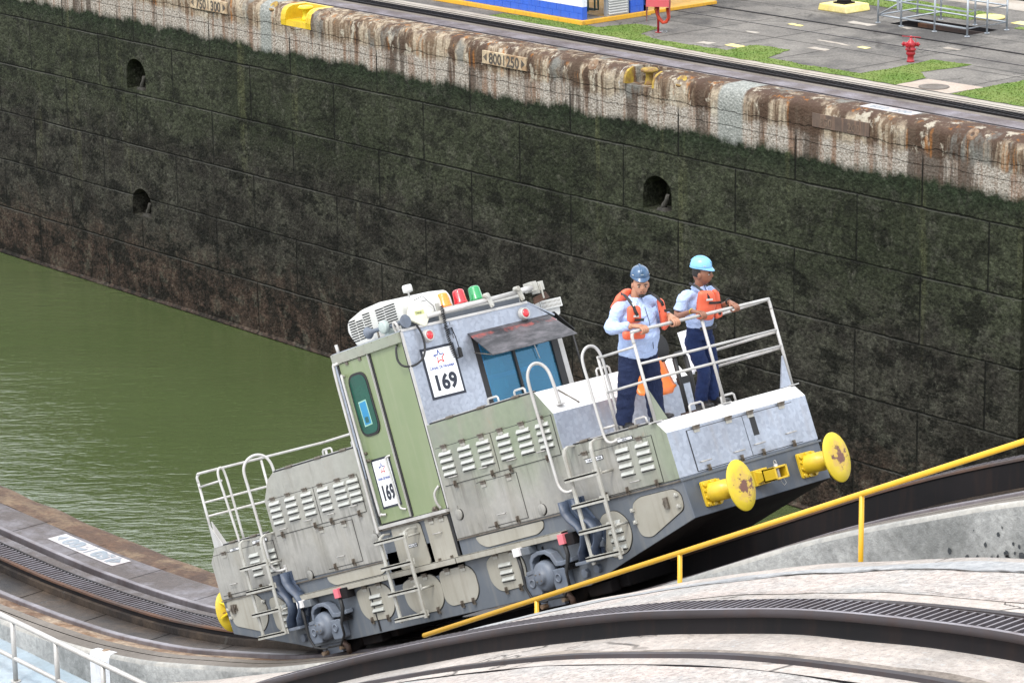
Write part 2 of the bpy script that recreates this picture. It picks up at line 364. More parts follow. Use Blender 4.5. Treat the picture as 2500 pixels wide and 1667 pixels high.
M['rail_top'] = paint('worn_rail', (.24, .22, .235), (.11, .095, .10), rough=.42, metal=.5, dirt=(.10, .06, .05), dirt_amt=.5, scale=1.2)
M['rail_dark'] = paint('dark_steel', (.009, .009, .010), (.016, .014, .015), rough=.7, metal=.0, spec=.12, dirt=(.045, .026, .018), dirt_amt=.3, scale=1.2)
M['rack'] = paint('rack_steel', (.050, .042, .045), (.030, .025, .026), rough=.55, metal=.1, spec=.3, dirt=(.06, .03, .02), dirt_amt=.4, scale=.6)
M['rack_bar'] = paint('rack_bar_steel', (.25, .23, .25), (.18, .16, .17), rough=.45, metal=.5, dirt=(.10, .06, .05), dirt_amt=.4)
M['rack_rust'] = paint('rusty_rack_steel', (.040, .030, .028), (.11, .052, .028), rough=.7, metal=.2, dirt=(.03, .02, .015), dirt_amt=.5, scale=1.0)
M['black'] = paint('black_void', (.004, .004, .004), rough=.9, dirt_amt=0, spec=0)
def mat_grass():
    n = NB('short_grass')
    a = n.noise(1.2, 5, .6); b = n.noise(28, 4, .8)
    col = n.mix(n.step(a, .35, .65), (.12, .20, .036), (.19, .245, .065))
    col = n.mul(col, n.step(b, .3, .7, .75, 1.2)); n.bump(b, 1, .05)
    return n.fin(col, .9, 0, .2)
M['grass'] = mat_grass()
# locomotive paints
def mat_hull(name, c_up, c_low, green_left=0):
    n = NB(name)
    st = n.noise(1, 4, .5, n.vec((2.6, 1, .9)), .6); big = n.noise(1.1, 5, .6); fine = n.noise(9, 5, .7)
    g = n.step(n.math('ADD', n.z, n.math('MULTIPLY', n.math('SUBTRACT', big, .5), 1.1)), .25, 1.0)
    front = n.step(n.math('ADD', n.x, n.math('MULTIPLY', n.math('SUBTRACT', fine, .5), .6)), -6.0, -3.6)
    g = n.math('MULTIPLY', g, n.math('ADD', .15, n.math('MULTIPLY', front, .85)))
    front2 = n.step(n.x, -.9, -.1)
    g = n.math('MAXIMUM', g, n.math('MULTIPLY', front2, .9))
    col = n.mix(g, c_low, c_up)
    col = n.mix(n.step(st, .50, .66, 0, .5), col, (.24, .225, .185))
    sm = n.noise(.9, 5, .65, n.vec((1, 1, .7), (20, 0, 4))); col = n.mix(n.step(sm, .50, .64, 0, .6), col, (.17, .17, .16))
    col = n.mix(n.step(n.noise(1, 6, .7, n.vec((5, 1, 1.1), (3, 3, 3)), .8), .60, .70, 0, .5), col, (.12, .105, .085))
    col = n.mul(col, n.step(fine, .3, .7, .88, 1.08))
    run = n.noise(1, 5, .7, n.vec((11, 1, .55), (8, 0, 2)), .3)
    seam = n.math('MULTIPLY', n.step(n.math('ABSOLUTE', n.math('SUBTRACT', n.z, .50)), .30, .02), n.step(run, .50, .60))
    low_ = n.math('MULTIPLY', n.step(n.z, .22, -.06), n.step(run, .40, .60))
    col = n.mix(n.math('MULTIPLY', n.math('MAXIMUM', seam, low_), .45), col, (.075, .068, .056))
    col = n.mix(n.step(n.noise(1, 6, .75, n.vec((3, 1, 3), (6, 6, 1))), .64, .70, 0, .45), col, (.30, .20, .12))
    n.bump(n.noise(2.2, 3), .12, .03)
    return n.fin(col, n.step(big, .3, .7, .40, .62), 0, .5)
M['hull'] = mat_hull('sage_grey_hull_paint', (.19, .222, .152), (.30, .292, .268))
M['cab_green'] = paint('green_cab_paint', (.155, .200, .095), (.195, .232, .125), rough=.42, dirt=(.27, .28, .20), dirt_amt=.35, scale=.9)
M['panel_tan'] = paint('tan_panel_paint', (.33, .315, .27), (.27, .255, .21), rough=.5, dirt=(.15, .12, .085), dirt_amt=.4, scale=1.6)
M['frame_blue'] = paint('slate_frame_paint', (.078, .092, .112), (.112, .125, .142), rough=.5, dirt=(.19, .185, .17), dirt_amt=.45, scale=1.3)
M['bogie'] = paint('slate_bogie_paint', (.095, .115, .15), (.15, .17, .205), rough=.48, dirt=(.05, .04, .035), dirt_amt=.4, scale=4)
M['bracket_blue'] = paint('deep_blue_steel', (.035, .05, .085), (.06, .08, .12), rough=.45, dirt=(.12, .1, .08), dirt_amt=.3)
def mat_alu(name, c1, c2, rough=.38):
    n = NB(name)
    big = n.noise(1.4, 4, .6); sp = n.vor(26, None, 'Color'); st = n.noise(1, 5, .6, n.vec((1, 8, .9)))
    sv = n.t.nodes.new('ShaderNodeSeparateColor'); n.t.links.new(sp, sv.inputs[0])
    col = n.mix(n.step(big, .35, .65), c1, c2)
    col = n.mul(col, n.step(sv.outputs[0], 0, 1, .86, 1.08))
    col = n.mix(n.step(st, .54, .74, 0, .4), col, (.30, .28, .27))
    return n.fin(col, n.step(big, .3, .7, rough*.8, rough*1.2), .55, .5)
M['alu'] = mat_alu('galvanised_sheet', (.36, .395, .46), (.29, .315, .365))
M['alu_white'] = paint('highlight_white_sheet', (.66, .655, .655), (.60, .595, .585), rough=.45, dirt=(.45, .40, .36), dirt_amt=.3)  # silver whitened, the highlight on upward faces put into the colour
M['pipe'] = paint('white_grey_pipe', (.47, .465, .45), (.40, .385, .365), rough=.42, metal=.2, dirt=(.25, .22, .19), dirt_amt=.35, scale=4)
M['ladder'] = paint('ladder_metal', (.44, .435, .40), (.35, .34, .30), rough=.5, metal=.2, dirt=(.16, .13, .09), dirt_amt=.55, scale=5)
M['louver'] = paint('bright_louver', (.47, .48, .455), (.38, .39, .36), rough=.38, metal=.1, dirt=(.30, .27, .22), dirt_amt=.35, scale=4)
M['hw'] = paint('hinge_metal', (.20, .18, .15), (.12, .10, .08), rough=.5, metal=.5, dirt=(.06, .04, .03), dirt_amt=.5, scale=8)
M['yellow'] = paint('yellow_paint', (.62, .43, .020), (.54, .36, .018), rough=.38, dirt=(.25, .15, .03), dirt_amt=.3, scale=3)
M['yellow_disc'] = paint('yellow_disc_paint', (.76, .60, .020), (.72, .54, .015), rough=.4, dirt=(.40, .27, .05), dirt_amt=.3, scale=2.4, chips=(.16, .075, .045))
def mat_disc():
    n = NB('yellow_buffer_disc')
    zz = n.math('POWER', n.math('ADD', n.z, .228), 2.0)
    d = [n.math('SQRT', n.math('ADD', n.math('POWER', n.math('ABSOLUTE', n.math('SUBTRACT', n.y, c)), 2.0), zz)) for c in (.38, 1.80)]
    r = n.math('MINIMUM', *d); f = n.noise(11, 6, .7); g = n.noise(2.5, 4, .6)
    col = n.mix(n.step(g, .35, .65), (.62, .48, .030), (.56, .42, .028))
    m = n.step(n.math('SUBTRACT', f, n.math('MULTIPLY', r, 1.9)), .33, .38)
    col = n.mix(n.step(n.math('SUBTRACT', n.noise(14, 6, .75), n.math('MULTIPLY', r, 1.2)), .30, .42, 0, .6), col, (.50, .30, .10))
    col = n.mix(n.math('MULTIPLY', m, n.step(r, .001, .0011)), col, (.15, .065, .045))
    col = n.mix(n.step(n.noise(30, 4, .7), .66, .72, 0, .5), col, (.30, .20, .03))
    return n.fin(col, .45, 0, .5)
M['disc_face'] = mat_disc()
M['yellow_worn'] = paint('worn_yellow_iron', (.42, .29, .03), (.17, .09, .04), rough=.7, dirt=(.10, .06, .04), dirt_amt=.7, scale=5)
M['yellow_rail'] = paint('amber_railing_paint', (.70, .39, .015), (.64, .35, .015), rough=.35, dirt=(.6, .33, .02), dirt_amt=.2)
M['seal'] = paint('black_rubber', (.012, .012, .013), rough=.6, dirt_amt=0)
M['sign_white'] = paint('sign_white', (.78, .79, .80), (.74, .75, .77), rough=.45, dirt=(.5, .5, .48), dirt_amt=.25)
M['navy_ink'] = paint('sign_ink', (.012, .016, .028), rough=.5, dirt_amt=0)
M['blue_ink'] = paint('blue_ink', (.018, .05, .26), rough=.5, dirt_amt=0)
M['red_ink'] = paint('red_ink', (.52, .035, .03), rough=.5, dirt_amt=0)
M['white_plastic'] = paint('white_plastic', (.55, .55, .53), (.49, .49, .46), rough=.4, dirt=(.5, .48, .42), dirt_amt=.3)
M['red'] = paint('red_enamel', (.36, .012, .022), (.30, .010, .018), rough=.35, dirt_amt=.1)
M['white_box'] = paint('pale_label', (.78, .76, .76), rough=.5, dirt_amt=.1)
M['pink_tag'] = paint('faded_red_tag', (.62, .13, .17), (.66, .18, .20), rough=.5, dirt_amt=.1)
def lens(name, c, em=0.):
    n = NB(name); n.fin(c, .18, 0, .6)
    n.b.inputs['Coat Weight'].default_value = .6
    n.b.inputs['Subsurface Weight'].default_value = .3; n.b.inputs['Subsurface Radius'].default_value = (.05, .05, .05)
    if em:
        n.b.inputs['Emission Color'].default_value = tuple(c)+(1,); n.b.inputs['Emission Strength'].default_value = em
    return n.m
M['lens_amber'] = lens('amber_lens', (.82, .22, .012), .25)
M['lens_red'] = lens('red_lens', (.62, .012, .02))
M['lens_green'] = lens('green_lens', (.005, .25, .07), .12)
def glass(name, tint, op=.55, rough=.06):
    n = NB(name); n.fin(tuple(x*.8 for x in tint), rough, .35, .8)
    tr = n.t.nodes.new('ShaderNodeBsdfTransparent'); tr.inputs[0].default_value = tuple(min(1, x*2.4) for x in tint)+(1,)
    mx = n.t.nodes.new('ShaderNodeMixShader'); mx.inputs[0].default_value = op
    out = n.t.nodes['Material Output']
    n.t.links.new(tr.outputs[0], mx.inputs[1]); n.t.links.new(n.b.outputs[0], mx.inputs[2]); n.t.links.new(mx.outputs[0], out.inputs[0])
    return n.m
M['glass_blue'] = glass('blue_tinted_glass', (.08, .28, .42), .55)
M['glass_green'] = glass('green_tinted_glass', (.012, .085, .05), .8)
# ---------------------------------------------------------------- water
WZ = -11.56
mb = MB(); mb.add([(-420, 23.0, WZ), (30, 23.0, WZ), (30, 58.6, WZ), (-420, 58.6, WZ)], [(0, 1, 2, 3)])
tag(mb.build('water', M['water']), kind='structure')
# ---------------------------------------------------------------- far lock wall
FY, FZ, K = 57.39, -.22, 1.0149
def fb(x, y): return x*K, y*K
wall = empty('lock_wall', (-70, FY, FZ)); tag(wall, 'dark algae-covered far lock wall with rust-streaked coping above green water', 'wall')
def far(o): o.parent = wall; o.matrix_parent_inverse = Matrix.Translation((70, -FY, -FZ)); return o
NICH = [(-88.38, -87.2, [(-4.13, -3.03), (-8.62, -7.62)]), (-61.98, -60.8, [(-4.15, -3.13)])]
mb = MB(); TOPZ = -.85
def wq(x0, x1, z0, z1): mb.add([(x0, FY, z0), (x1, FY, z0), (x1, FY, z1), (x0, FY, z1)], [(0, 1, 2, 3)])
xa = -430.
for (x0, x1, hs_) in NICH:
    wq(xa, x0, -13.5, TOPZ); xa = x1; top = TOPZ
    for (z0, z1) in hs_:
        wq(x0, x1, z1, top); top = z0
        xm = (x0+x1)/2; hw = (x1-x0)/2; sp_ = z1-hw*.92; N_ = 14
        arc = [(xm+hw*cos(pi-pi*i/N_), sp_+(z1-sp_)*sin(pi*i/N_)) for i in range(N_+1)]
        for i in range(N_):
            a, b = arc[i], arc[i+1]
            mb.add([(a[0], FY, a[1]), (b[0], FY, b[1]), (b[0], FY, z1), (a[0], FY, z1)], [(0, 1, 2, 3)])
        path = [(x0, z0)]+arc+[(x1, z0)]
        mb.rings([[(p[0], FY, p[1]) for p in path], [(p[0], FY+.9, p[1]) for p in path]], 0, False, closed=True, caps=False)
        mb.add([(p[0], FY+.9, p[1]) for p in path], [tuple(range(len(path)))])
    wq(x0, x1, -13.5, top)
wq(xa, -48.05, -13.5, TOPZ); mb.add([(-48.05, FY, -13.5), (-48.05, FY+.35, -13.5), (-48.05, FY+.35, -2.4), (-48.05, FY, -2.4)], [(0, 1, 2, 3)])
mb.add([(-48.05, FY+.35, -13.5), (-30, FY+.35, -13.5), (-30, FY+.35, -2.4), (-48.05, FY+.35, -2.4)], [(0, 1, 2, 3)])
mb.add([(-48.05, FY, -2.4), (-30, FY, -2.4), (-30, FY+.35, -2.4), (-48.05, FY+.35, -2.4)], [(0, 1, 2, 3)]); wq(-48.05, -30, -2.4, TOPZ)
far(mb.build('wall_face', M['farwall']))
# mooring hooks inside the arched niches, waterline ledge
for (x0, x1, hs_) in NICH:
    for (z0, z1) in hs_:
        h = MB(); xm = (x0+x1)/2+.1
        h.tube([(xm-.08, FY+.22, z0+.0), (xm-.02, FY+.2, z0+.18), (xm+.12, FY+.16, z0+.32), (xm+.20, FY+.12, z0+.5)], [.10, .085, .07, .05], 8)
        h.prism([(xm-.25, z0), (xm+.15, z0), (xm+.1, z0+.1), (xm-.2, z0+.08)], FY+.1, FY+.4)
        far(h.build('mooring_hook', concrete('rusty_grey_iron', (.045, .043, .038), (.08, .075, .066), None, 0, 6) if 'hook' not in M else M['hook']))
        if 'hook' not in M: M['hook'] = bpy.data.materials['rusty_grey_iron']
mb = MB(); mb.prism([(FY-.10, WZ-.4), (FY-.10, WZ+.04), (FY, WZ+.12), (FY+.02, WZ-.4)], -430, -30, 'x'); far(mb.build('waterline_ledge', M['farwall']))
# coping with bollard recesses
COP = [(57.39, TOPZ), (57.375, -.66), (57.40, -.50), (57.45, -.37), (57.56, -.28), (57.74, FZ), (58.35, FZ)]
REC = [(-79.15, -77.55, 'y'), (-62.95, -61.35, 'w')]
def cop_piece(x0, x1, sec, jit=.035):
    mb = MB(); rs = []
    for x in frange(x0, x1, .12 if x0 > -110 else 2.0):
        r = []
        for k, (y, z) in enumerate(sec):
            j = mnoise.noise(Vector((x*.9, y*4, z*4)))*jit+mnoise.noise(Vector((x*3.1, y*7, z*7+9)))*jit*.6 if 0 < k < len(sec)-2 else 0
            r.append((x, y+j, z-j*.6))
        rs.append(r)
    return mb.rings(rs, 0, True, closed=False)
xs = [-430]+[v for r in REC for v in r[:2]]+[-30]
for i in range(0, len(xs), 2):
    a, b = xs[i], xs[i+1]
    if a < -110: far(cop_piece(a, -110, COP).build('coping', M['farwall'])); a = -110
    far(cop_piece(a, b, COP).build('coping', M['farwall']))
for (x0, x1, kd) in REC:
    mb = MB(); rm = M['yellow'] if kd == 'y' else M['farwall']
    f0 = FZ-.45
    mb.add([(x0+.25, FY+.02, f0), (x1-.25, FY+.02, f0), (x1-.3, 58.15, f0), (x0+.3, 58.15, f0)], [(0, 1, 2, 3)])      # floor
    mb.add([(x0+.25, FY, TOPZ), (x1-.25, FY, TOPZ), (x1-.25, FY+.02, f0), (x0+.25, FY+.02, f0)], [(0, 1, 2, 3)], 1 if kd == 'y' else 0)
    for s_, a, b in ((1, x0, x0+.25), (-1, x1, x1-.25)):
        mb.prism([(y, z) for y, z in COP]+[(58.35, TOPZ)], min(a, b), max(a, b), 'x', 1 if kd == 'y' else 0); e_ = (x0+.17 if s_ > 0 else x1-.25); mb.prism([(y-.006, z+.006) for y, z in COP[1:6]]+[(57.7, -.7)], e_, e_+.085, 'x', 1)
    mb.add([(x0+.25, 58.15, f0), (x1-.25, 58.15, f0), (x1-.25, 58.25, FZ), (x0+.25, 58.25, FZ)], [(0, 1, 2, 3)], 0)
    mb.add([(x0+.25, 58.25, FZ), (x1-.25, 58.25, FZ), (x1-.25, 58.35, FZ), (x0+.25, 58.35, FZ)], [(0, 1, 2, 3)], 0)
    far(tag(mb.build('bollard_recess', [M['farwall'] if kd == 'w' else M['yellow'], M['yellow'] if kd == 'y' else M['yellow_worn']]), 'recess painted bright yellow' if kd == 'y' else 'rusty recess with worn yellow edges'))
    bo = MB(); xm = (x0+x1)/2
    bo.lathe([(.17, 0), (.13, .06), (.105, .22), (.12, .33), (.24, .37), (.26, .41), (.22, .46), (.06, .48), (0, .48)], (0, 0, 0), n=18)
    o = tag(bo.build('bollard', M['yellow_disc'] if kd == 'y' else M['yellow_worn']), 'yellow mushroom bollard in bright yellow recess of far coping' if kd == 'y' else 'worn yellow mushroom bollard in rusty recess of far coping', 'bollard', 'mushroom bollards on the far coping')
    o.location = (xm, FY+.42, f0)
# lettered signs painted on the coping face
def face_sign(x0, x1, z0, z1, body, name='distance_sign', label=None):
    y = 57.33; mb = MB()
    mb.box(x0, x1, y, y+.09, z0, z1); s = far(mb.build(name, M['cream_paint']))
    if label: s['label'] = label
    xm = (x0+x1)/2; h = (z1-z0)*.98; w = (x1-x0)
    for b_, xc in ((body[0], x0+w*.30), (body[1], x0+w*.70)):
        t = text('lettering', b_, h*1.22, M['text_dark'], s, (xc, y-.006, z0+h*.08), (1, 0, 0), (0, 0, 1), .012, sx=.85); t.matrix_parent_inverse = Matrix.Identity(4)
    a = MB()
    a.box(xm-.02, xm+.02, y-.008, y, z0+.04, z1-.04)
    for sgn, xc in ((-1, x0+.05), (1, x1-.05)):
        a.prism([(xc, (z0+z1)/2), (xc-sgn*.16, z1-.07), (xc-sgn*.16, z0+.07)], y-.008, y)
    a.build('arrow', M['text_dark'], s)
face_sign(-84.2, -82.1, -.84, -.46, ('750', '300'), label='cream painted mark reading 750 and 300')
face_sign(-68.95, -66.95, -.84, -.46, ('800', '250'), label='cream painted mark reading 800 and 250')
M['worn_letter'] = paint('worn_letter_paint', (.20, .14, .10), (.13, .09, .065), rough=.8, dirt=(.07, .05, .04), dirt_amt=.8, scale=6)
mb = MB(); mb.box(-55.35, -53.3, 57.36, 57.40, -.86, -.50); o = far(mb.build('distance_sign', paint('dark_bronze_plate', (.075, .05, .04), (.12, .085, .065), rough=.7, dirt=(.25, .15, .1), dirt_amt=.6))); tag(o, 'dark weathered mark with worn lettering')
for b_, xc in (('850', -54.85), ('200', -53.85)):
    t = text('lettering', b_, .30, M['worn_letter'], o, (xc, 57.352, -.80), (1, 0, 0), (0, 0, 1), .004)
# lifting ring scars on the coping
for (x, c) in ((-64.2, 'rust_strip'), (-60.55, 'yellow_worn'), (-79.7, 'yellow_worn'), (-76.9, 'rust_strip'), (-49.9, 'rust_strip')):
    mb = MB(); mb.lathe([(.20, 0), (.17, .025), (.08, .03), (.03, .0)], (x, 57.52, -.335), (0, -.75, .66), 16); far(mb.build('ring_socket', M[c]))
mb = MB(); mb.box(-54.1, -52.3, 57.85, 58.3, FZ, FZ+.012); s = tag(mb.build('painted_distance_plate', M['white_paint']), 'white painted distance plate lying flat on the far coping', 'marker')
for b_, xc in (('850', -53.6), ('200', -52.8)): text('lettering', b_, .36, M['text_grey'], s, (xc, 57.95, FZ+.014), (1, 0, 0), (0, 1, 0), .01, sx=1.1)
# ---------------------------------------------------------------- far bank ground sheets
def sheet(name, poly, z, mat, kind='structure', t=.0):
    mb = MB()
    mb.add([(x, y, z) for x, y in poly], [tuple(range(len(poly)))])
    o = mb.build(name, mat)
    if kind: o['kind'] = kind
    return o
B0, B1 = -430, -20
sheet('far_bank_deck', [(B0, 58.35), (B1, 58.35), (B1, 59.28), (B0, 59.28)], FZ, M['far_deck'])
PX0, PX1, PY0, PY1 = -61.79*K, -58.72*K, 67.35*K, 68.7*K
mb = MB()
for (x0, x1, y0, y1) in ((B0, PX0, 60.75, 900), (PX1, 200, 60.75, 900), (PX0, PX1, 60.75, PY0), (PX0, PX1, PY1, 900)):
    mb.add([(x0, y0, FZ-.004), (x1, y0, FZ-.004), (x1, y1, FZ-.004), (x0, y1, FZ-.004)], [(0, 1, 2, 3)])
tag(mb.build('far_bank_ground', M['far_ground']), kind='structure')
sheet('far_bank_strip', [(B0, 59.78), (B1, 59.78), (B1, 60.75), (B0, 60.75)], FZ, M['far_strip'])
# far tow track
def bars(mb, xs, y0, y1, z0, z1, w, prof, mi=0):
    for x in xs:
        h = prof(x); h2 = prof(x+w); 
        mb.add([(x, y0, h+z0), (x+w, y0, h2+z0), (x+w, y1, h2+z0), (x, y1, h+z0), (x, y0, h+z1), (x+w, y0, h2+z1), (x+w, y1, h2+z1), (x, y1, h+z1)],
               [(4, 5, 6, 7), (0, 1, 5, 4), (1, 2, 6, 5), (2, 3, 7, 6), (3, 0, 4, 7)], mi)
flat = lambda x: FZ
tr = empty('tow_track', (-70, 58.4, FZ)); tag(tr, 'straight tow track with black rack along the far coping', 'track')
def par(o, root): o.parent = root; o.matrix_parent_inverse = root.matrix_basis.inverted(); return o
mb = MB(); mb.box(B0, B1, 58.40, 58.46, FZ-.02, FZ+.012); par(mb.build('rail', M['rail_dark']), tr)
mb = MB(); mb.box(B0, B1, 60.18, 60.24, FZ-.02, FZ+.01); mb.box(B0, B1, 60.45, 60.47, FZ-.02, FZ+.005); par(mb.build('rail', M['rail_dark']), tr)
mb = MB(); mb.box(B0, B1, 59.28, 59.36, FZ-.1, FZ+.085); mb.box(B0, B1, 59.70, 59.78, FZ-.1, FZ+.085); mb.box(B0, B1, 59.36, 59.70, FZ-.1, FZ-.06)
bars(mb, frange(-110, -40, .16), 59.36, 59.70, .04, .085, .05, flat); par(mb.build('rack_rail', M['rail_dark']), tr)
mb = MB(); mb.prism([(59.14, FZ-.005), (59.28, FZ+.03), (59.28, FZ-.1)], B0, B1, 'x'); par(mb.build('rack_kerb', M['conduit']), tr)
# return track and thin service slots on the far bank
for (ya, w, lab) in ((66.90, .10, 'return rail of two dark lines crossing the paved far bank'),):
    tr2 = empty('return_track', (-60, ya, FZ)); tag(tr2, lab, 'track')
    mb = MB(); mb.box(B0, B1, ya, ya+w, FZ-.05, FZ+.015); par(mb.build('rail', M['rail_dark']), tr2)
    mb = MB(); mb.box(B0, B1, 65.50, 65.535, FZ-.05, FZ+.006); mb.box(B0, B1, 65.50+.035, 65.50+.06, FZ-.05, FZ+.004, 1); par(mb.build('rail', [M['rail_dark'], M['rail_top']]), tr2)
tr3 = empty('crossing_track', (-60, 74.3, FZ)); tag(tr3, 'distant tow track at the top right corner', 'track')
for k, (y0, y1, mt) in enumerate(((74.6, 74.72, 'rail_dark'), (75.2, 75.55, 'rack'), (76.4, 76.5, 'rail_dark'))):
    mb = MB(); mb.box(B0, B1, y0, y1, FZ-.03, FZ+(.1 if k == 1 else .03)); par(mb.build('rail' if k != 1 else 'rack_rail', M[mt]), tr3)
sheet('far_service_strip', [(B0, 73.0), (B1, 73.0), (B1, 74.5), (B0, 74.5)], FZ, M['far_strip'])
sheet('far_service_deck', [(B0, 74.6), (B1, 74.6), (B1, 77.5), (B0, 77.5)], FZ+.004, M['far_deck'])
# grass patches with ragged edges
def rag(poly, amp=.10, st=.18):
    out = []
    for i in range(len(poly)):
        a = Vector(poly[i]+(0,)); b = Vector(poly[(i+1) % len(poly)]+(0,)); n_ = max(1, int((b-a).length/st))
        if (b-a).length > 40: n_ = 1
        for k in range(n_):
            p = a.lerp(b, k/n_); q = mnoise.noise_vector(p*2.3)*amp
            out.append((p.x+q.x, p.y+q.y))
    return out
def grass(poly, blades=0):
    p = rag([(x*K, y*K) for x, y in poly]); mb = MB(); n_ = len(p)
    import mathutils
    tri = mathutils.geometry.tessellate_polygon([[Vector((x, y, 0)) for x, y in p]])
    mb.add([(x, y, FZ+.008) for x, y in p], [tuple(t) for t in tri])
    # blades: small tufts over the patch
    xs_ = [q[0] for q in p]; ys_ = [q[1] for q in p]; cnt = 0
    def inside(x, y):
        c = False; j = n_-1
        for i in range(n_):
            if (p[i][1] > y) != (p[j][1] > y) and x < (p[j][0]-p[i][0])*(y-p[i][1])/(p[j][1]-p[i][1])+p[i][0]: c = not c
            j = i
        return c
    x_lo, x_hi = max(min(xs_), -76), min(max(xs_), -47)
    for _ in range(blades):
        x, y = random.uniform(x_lo, x_hi), random.uniform(min(ys_), max(ys_))
        if not inside(x, y): continue
        a = random.uniform(0, pi); w = .03; h = random.uniform(.015, .04)
        mb.add([(x-w*cos(a), y-w*sin(a), FZ), (x+w*cos(a), y+w*sin(a), FZ), (x+random.uniform(-.03, .03), y+random.uniform(-.03, .03), FZ+h)], [(0, 1, 2)])
    return tag(mb.build('grass', M['grass']), kind='stuff')
grass([(-71.6, 59.85), (-66.18, 59.81), (-63.46, 59.82), (-60.85, 59.82), (-57.62, 59.9), (-54.71, 59.94), (-54.83, 61.27), (-55.54, 61.84), (-55.3, 63.7), (-56.67, 63.5), (-56.54, 61.94), (-56.55, 60.53), (-58.27, 60.40), (-60.1, 60.46), (-60.35, 61.02), (-60.65, 61.88), (-61.92, 61.79), (-61.84, 60.54), (-63.01, 60.48), (-64.45, 60.39), (-65.7, 60.75), (-66.12, 61.96), (-67.2, 61.94), (-67.5, 60.7), (-71.6, 60.45)], 16000)
grass([(-52.79, 59.95), (-45, 59.9), (-45, 62.9), (-52.77, 62.85)], 5000)
grass([(-66, 69.6), (-60.5, 69.4), (-60.4, 70.9), (-66, 71.4)], 2500)
grass([(-58.6, 69.2), (-50, 69.2), (-50, 69.9), (-58.6, 69.6)], 800)
grass([(-70.5, 69.9), (-66.4, 69.9), (-66.4, 71.2), (-70.5, 71.2)], 800)
# round covers, painted marks
def disc(name, x, y, r, z, mat, label, cat, ring=None, h=.012):
    mb = MB(); x *= K; y *= K
    if ring: mb.lathe([(r, 0), (r, h), (r*.72, h), (r*.70, h*.4), (.18*r, h*.4), (.16*r, h), (0, h)], (x, y, z), n=28)
    else: mb.lathe([(r, 0), (r*.97, h), (0, h*1.1)], (x, y, z), n=28)
    return tag(mb.build(name, mat), label, cat)
sheet('brown_paving_patch', rag([(x*K, y*K) for x, y in [(-54.75, 59.95), (-52.9, 59.95), (-52.8, 61.3), (-54.7, 61.2)]], .04), FZ+.0045, concrete('sandy_paving', (.36, .29, .24), (.43, .36, .30), (.26, .23, .2), .5, 1.2, .9, .3, 0, .2))
disc('manhole_cover', -53.78, 60.38, .42, FZ+.008, M['conduit'], 'round ringed manhole cover in sandy paving beside the grass', 'manhole', True)
disc('manhole_cover', -70.3, 66.6, .5, FZ, concrete('steel_blue_cover', (.28, .33, .40), (.33, .38, .44), None, 0, 4), 'grey-blue round manhole cover beyond the blue building', 'manhole')
disc('yellow_cover', -60.35, 70.2, .48, FZ+.01, M['yellow_mark'], 'round flat yellow cover behind the railed pit', 'cover', h=.05)
disc('yellow_cover', -70.6, 68.2, .35, FZ, M['yellow_mark'], 'small yellow cover at the top edge behind the blue building', 'cover', h=.03)
for pl in ([(-62.55, 61.14), (-62.57, 61.47), (-61.95, 61.42), (-61.95, 61.09)], [(-59.29, 69.91), (-59.31, 70.4), (-58.5, 70.3), (-58.5, 69.85)], [(-63.9, 65.1), (-63.3, 65.05), (-63.35, 65.25), (-63.9, 65.3)], [(-59.6, 63.55), (-59.2, 63.5), (-59.2, 63.75), (-59.6, 63.8)]):
    sheet('painted_patch', [(x*K, y*K) for x, y in pl], FZ+.005, M['yellow_mark'])
# pale worn scrapes
for (x, y, w, d) in ((-60.6, 63.6, 1.3, .12), (-60.2, 62.5, .7, .25), (-63.6, 63.3, .5, .12), (-63.2, 60.9, .5, .3), (-62.4, 66.6, 1.0, .25), (-69.0, 61.5, .5, .25), (-60.9, 67.0, .4, .15), (-57.5, 65.2, .6, .2)):
    sheet('worn_patch', rag([((x-w/2)*K, y*K), ((x+w/2)*K, (y-.05)*K), ((x+w/2)*K, (y+d)*K), ((x-w/2)*K, (y+d)*K)], .12, .12), FZ+.0035, M['far_strip'])
# slab joints in the far paving (dark seams)
mb = MB()
for (xa_, ya_, xb, yb) in ((-62.45, 60.5, -62.45, 66.8), (-57.25, 60.6, -57.25, 66.8), (-53.25, 61.3, -53.25, 63.6), (-67.4, 62, -67.4, 66.8), (-55.2, 63.6, -53.1, 63.6), (-75, 63.1, -50, 63.1), (-59.9, 60.6, -59.9, 63.1), (-65, 60.6, -65, 66.8), (-75, 67.5, -50, 67.5), (-50.3, 62.9, -50.3, 66.8)):
    dx, dy = xb-xa_, yb-ya_; L = sqrt(dx*dx+dy*dy); nx, ny = -dy/L*.012, dx/L*.012
    mb.add([((xa_+nx)*K, (ya_+ny)*K, FZ+.0015), ((xb+nx)*K, (yb+ny)*K, FZ+.0015), ((xb-nx)*K, (yb-ny)*K, FZ+.0015), ((xa_-nx)*K, (ya_-ny)*K, FZ+.0015)], [(0, 1, 2, 3)])
tag(mb.build('paving_joints', M['rail_dark']), kind='structure')
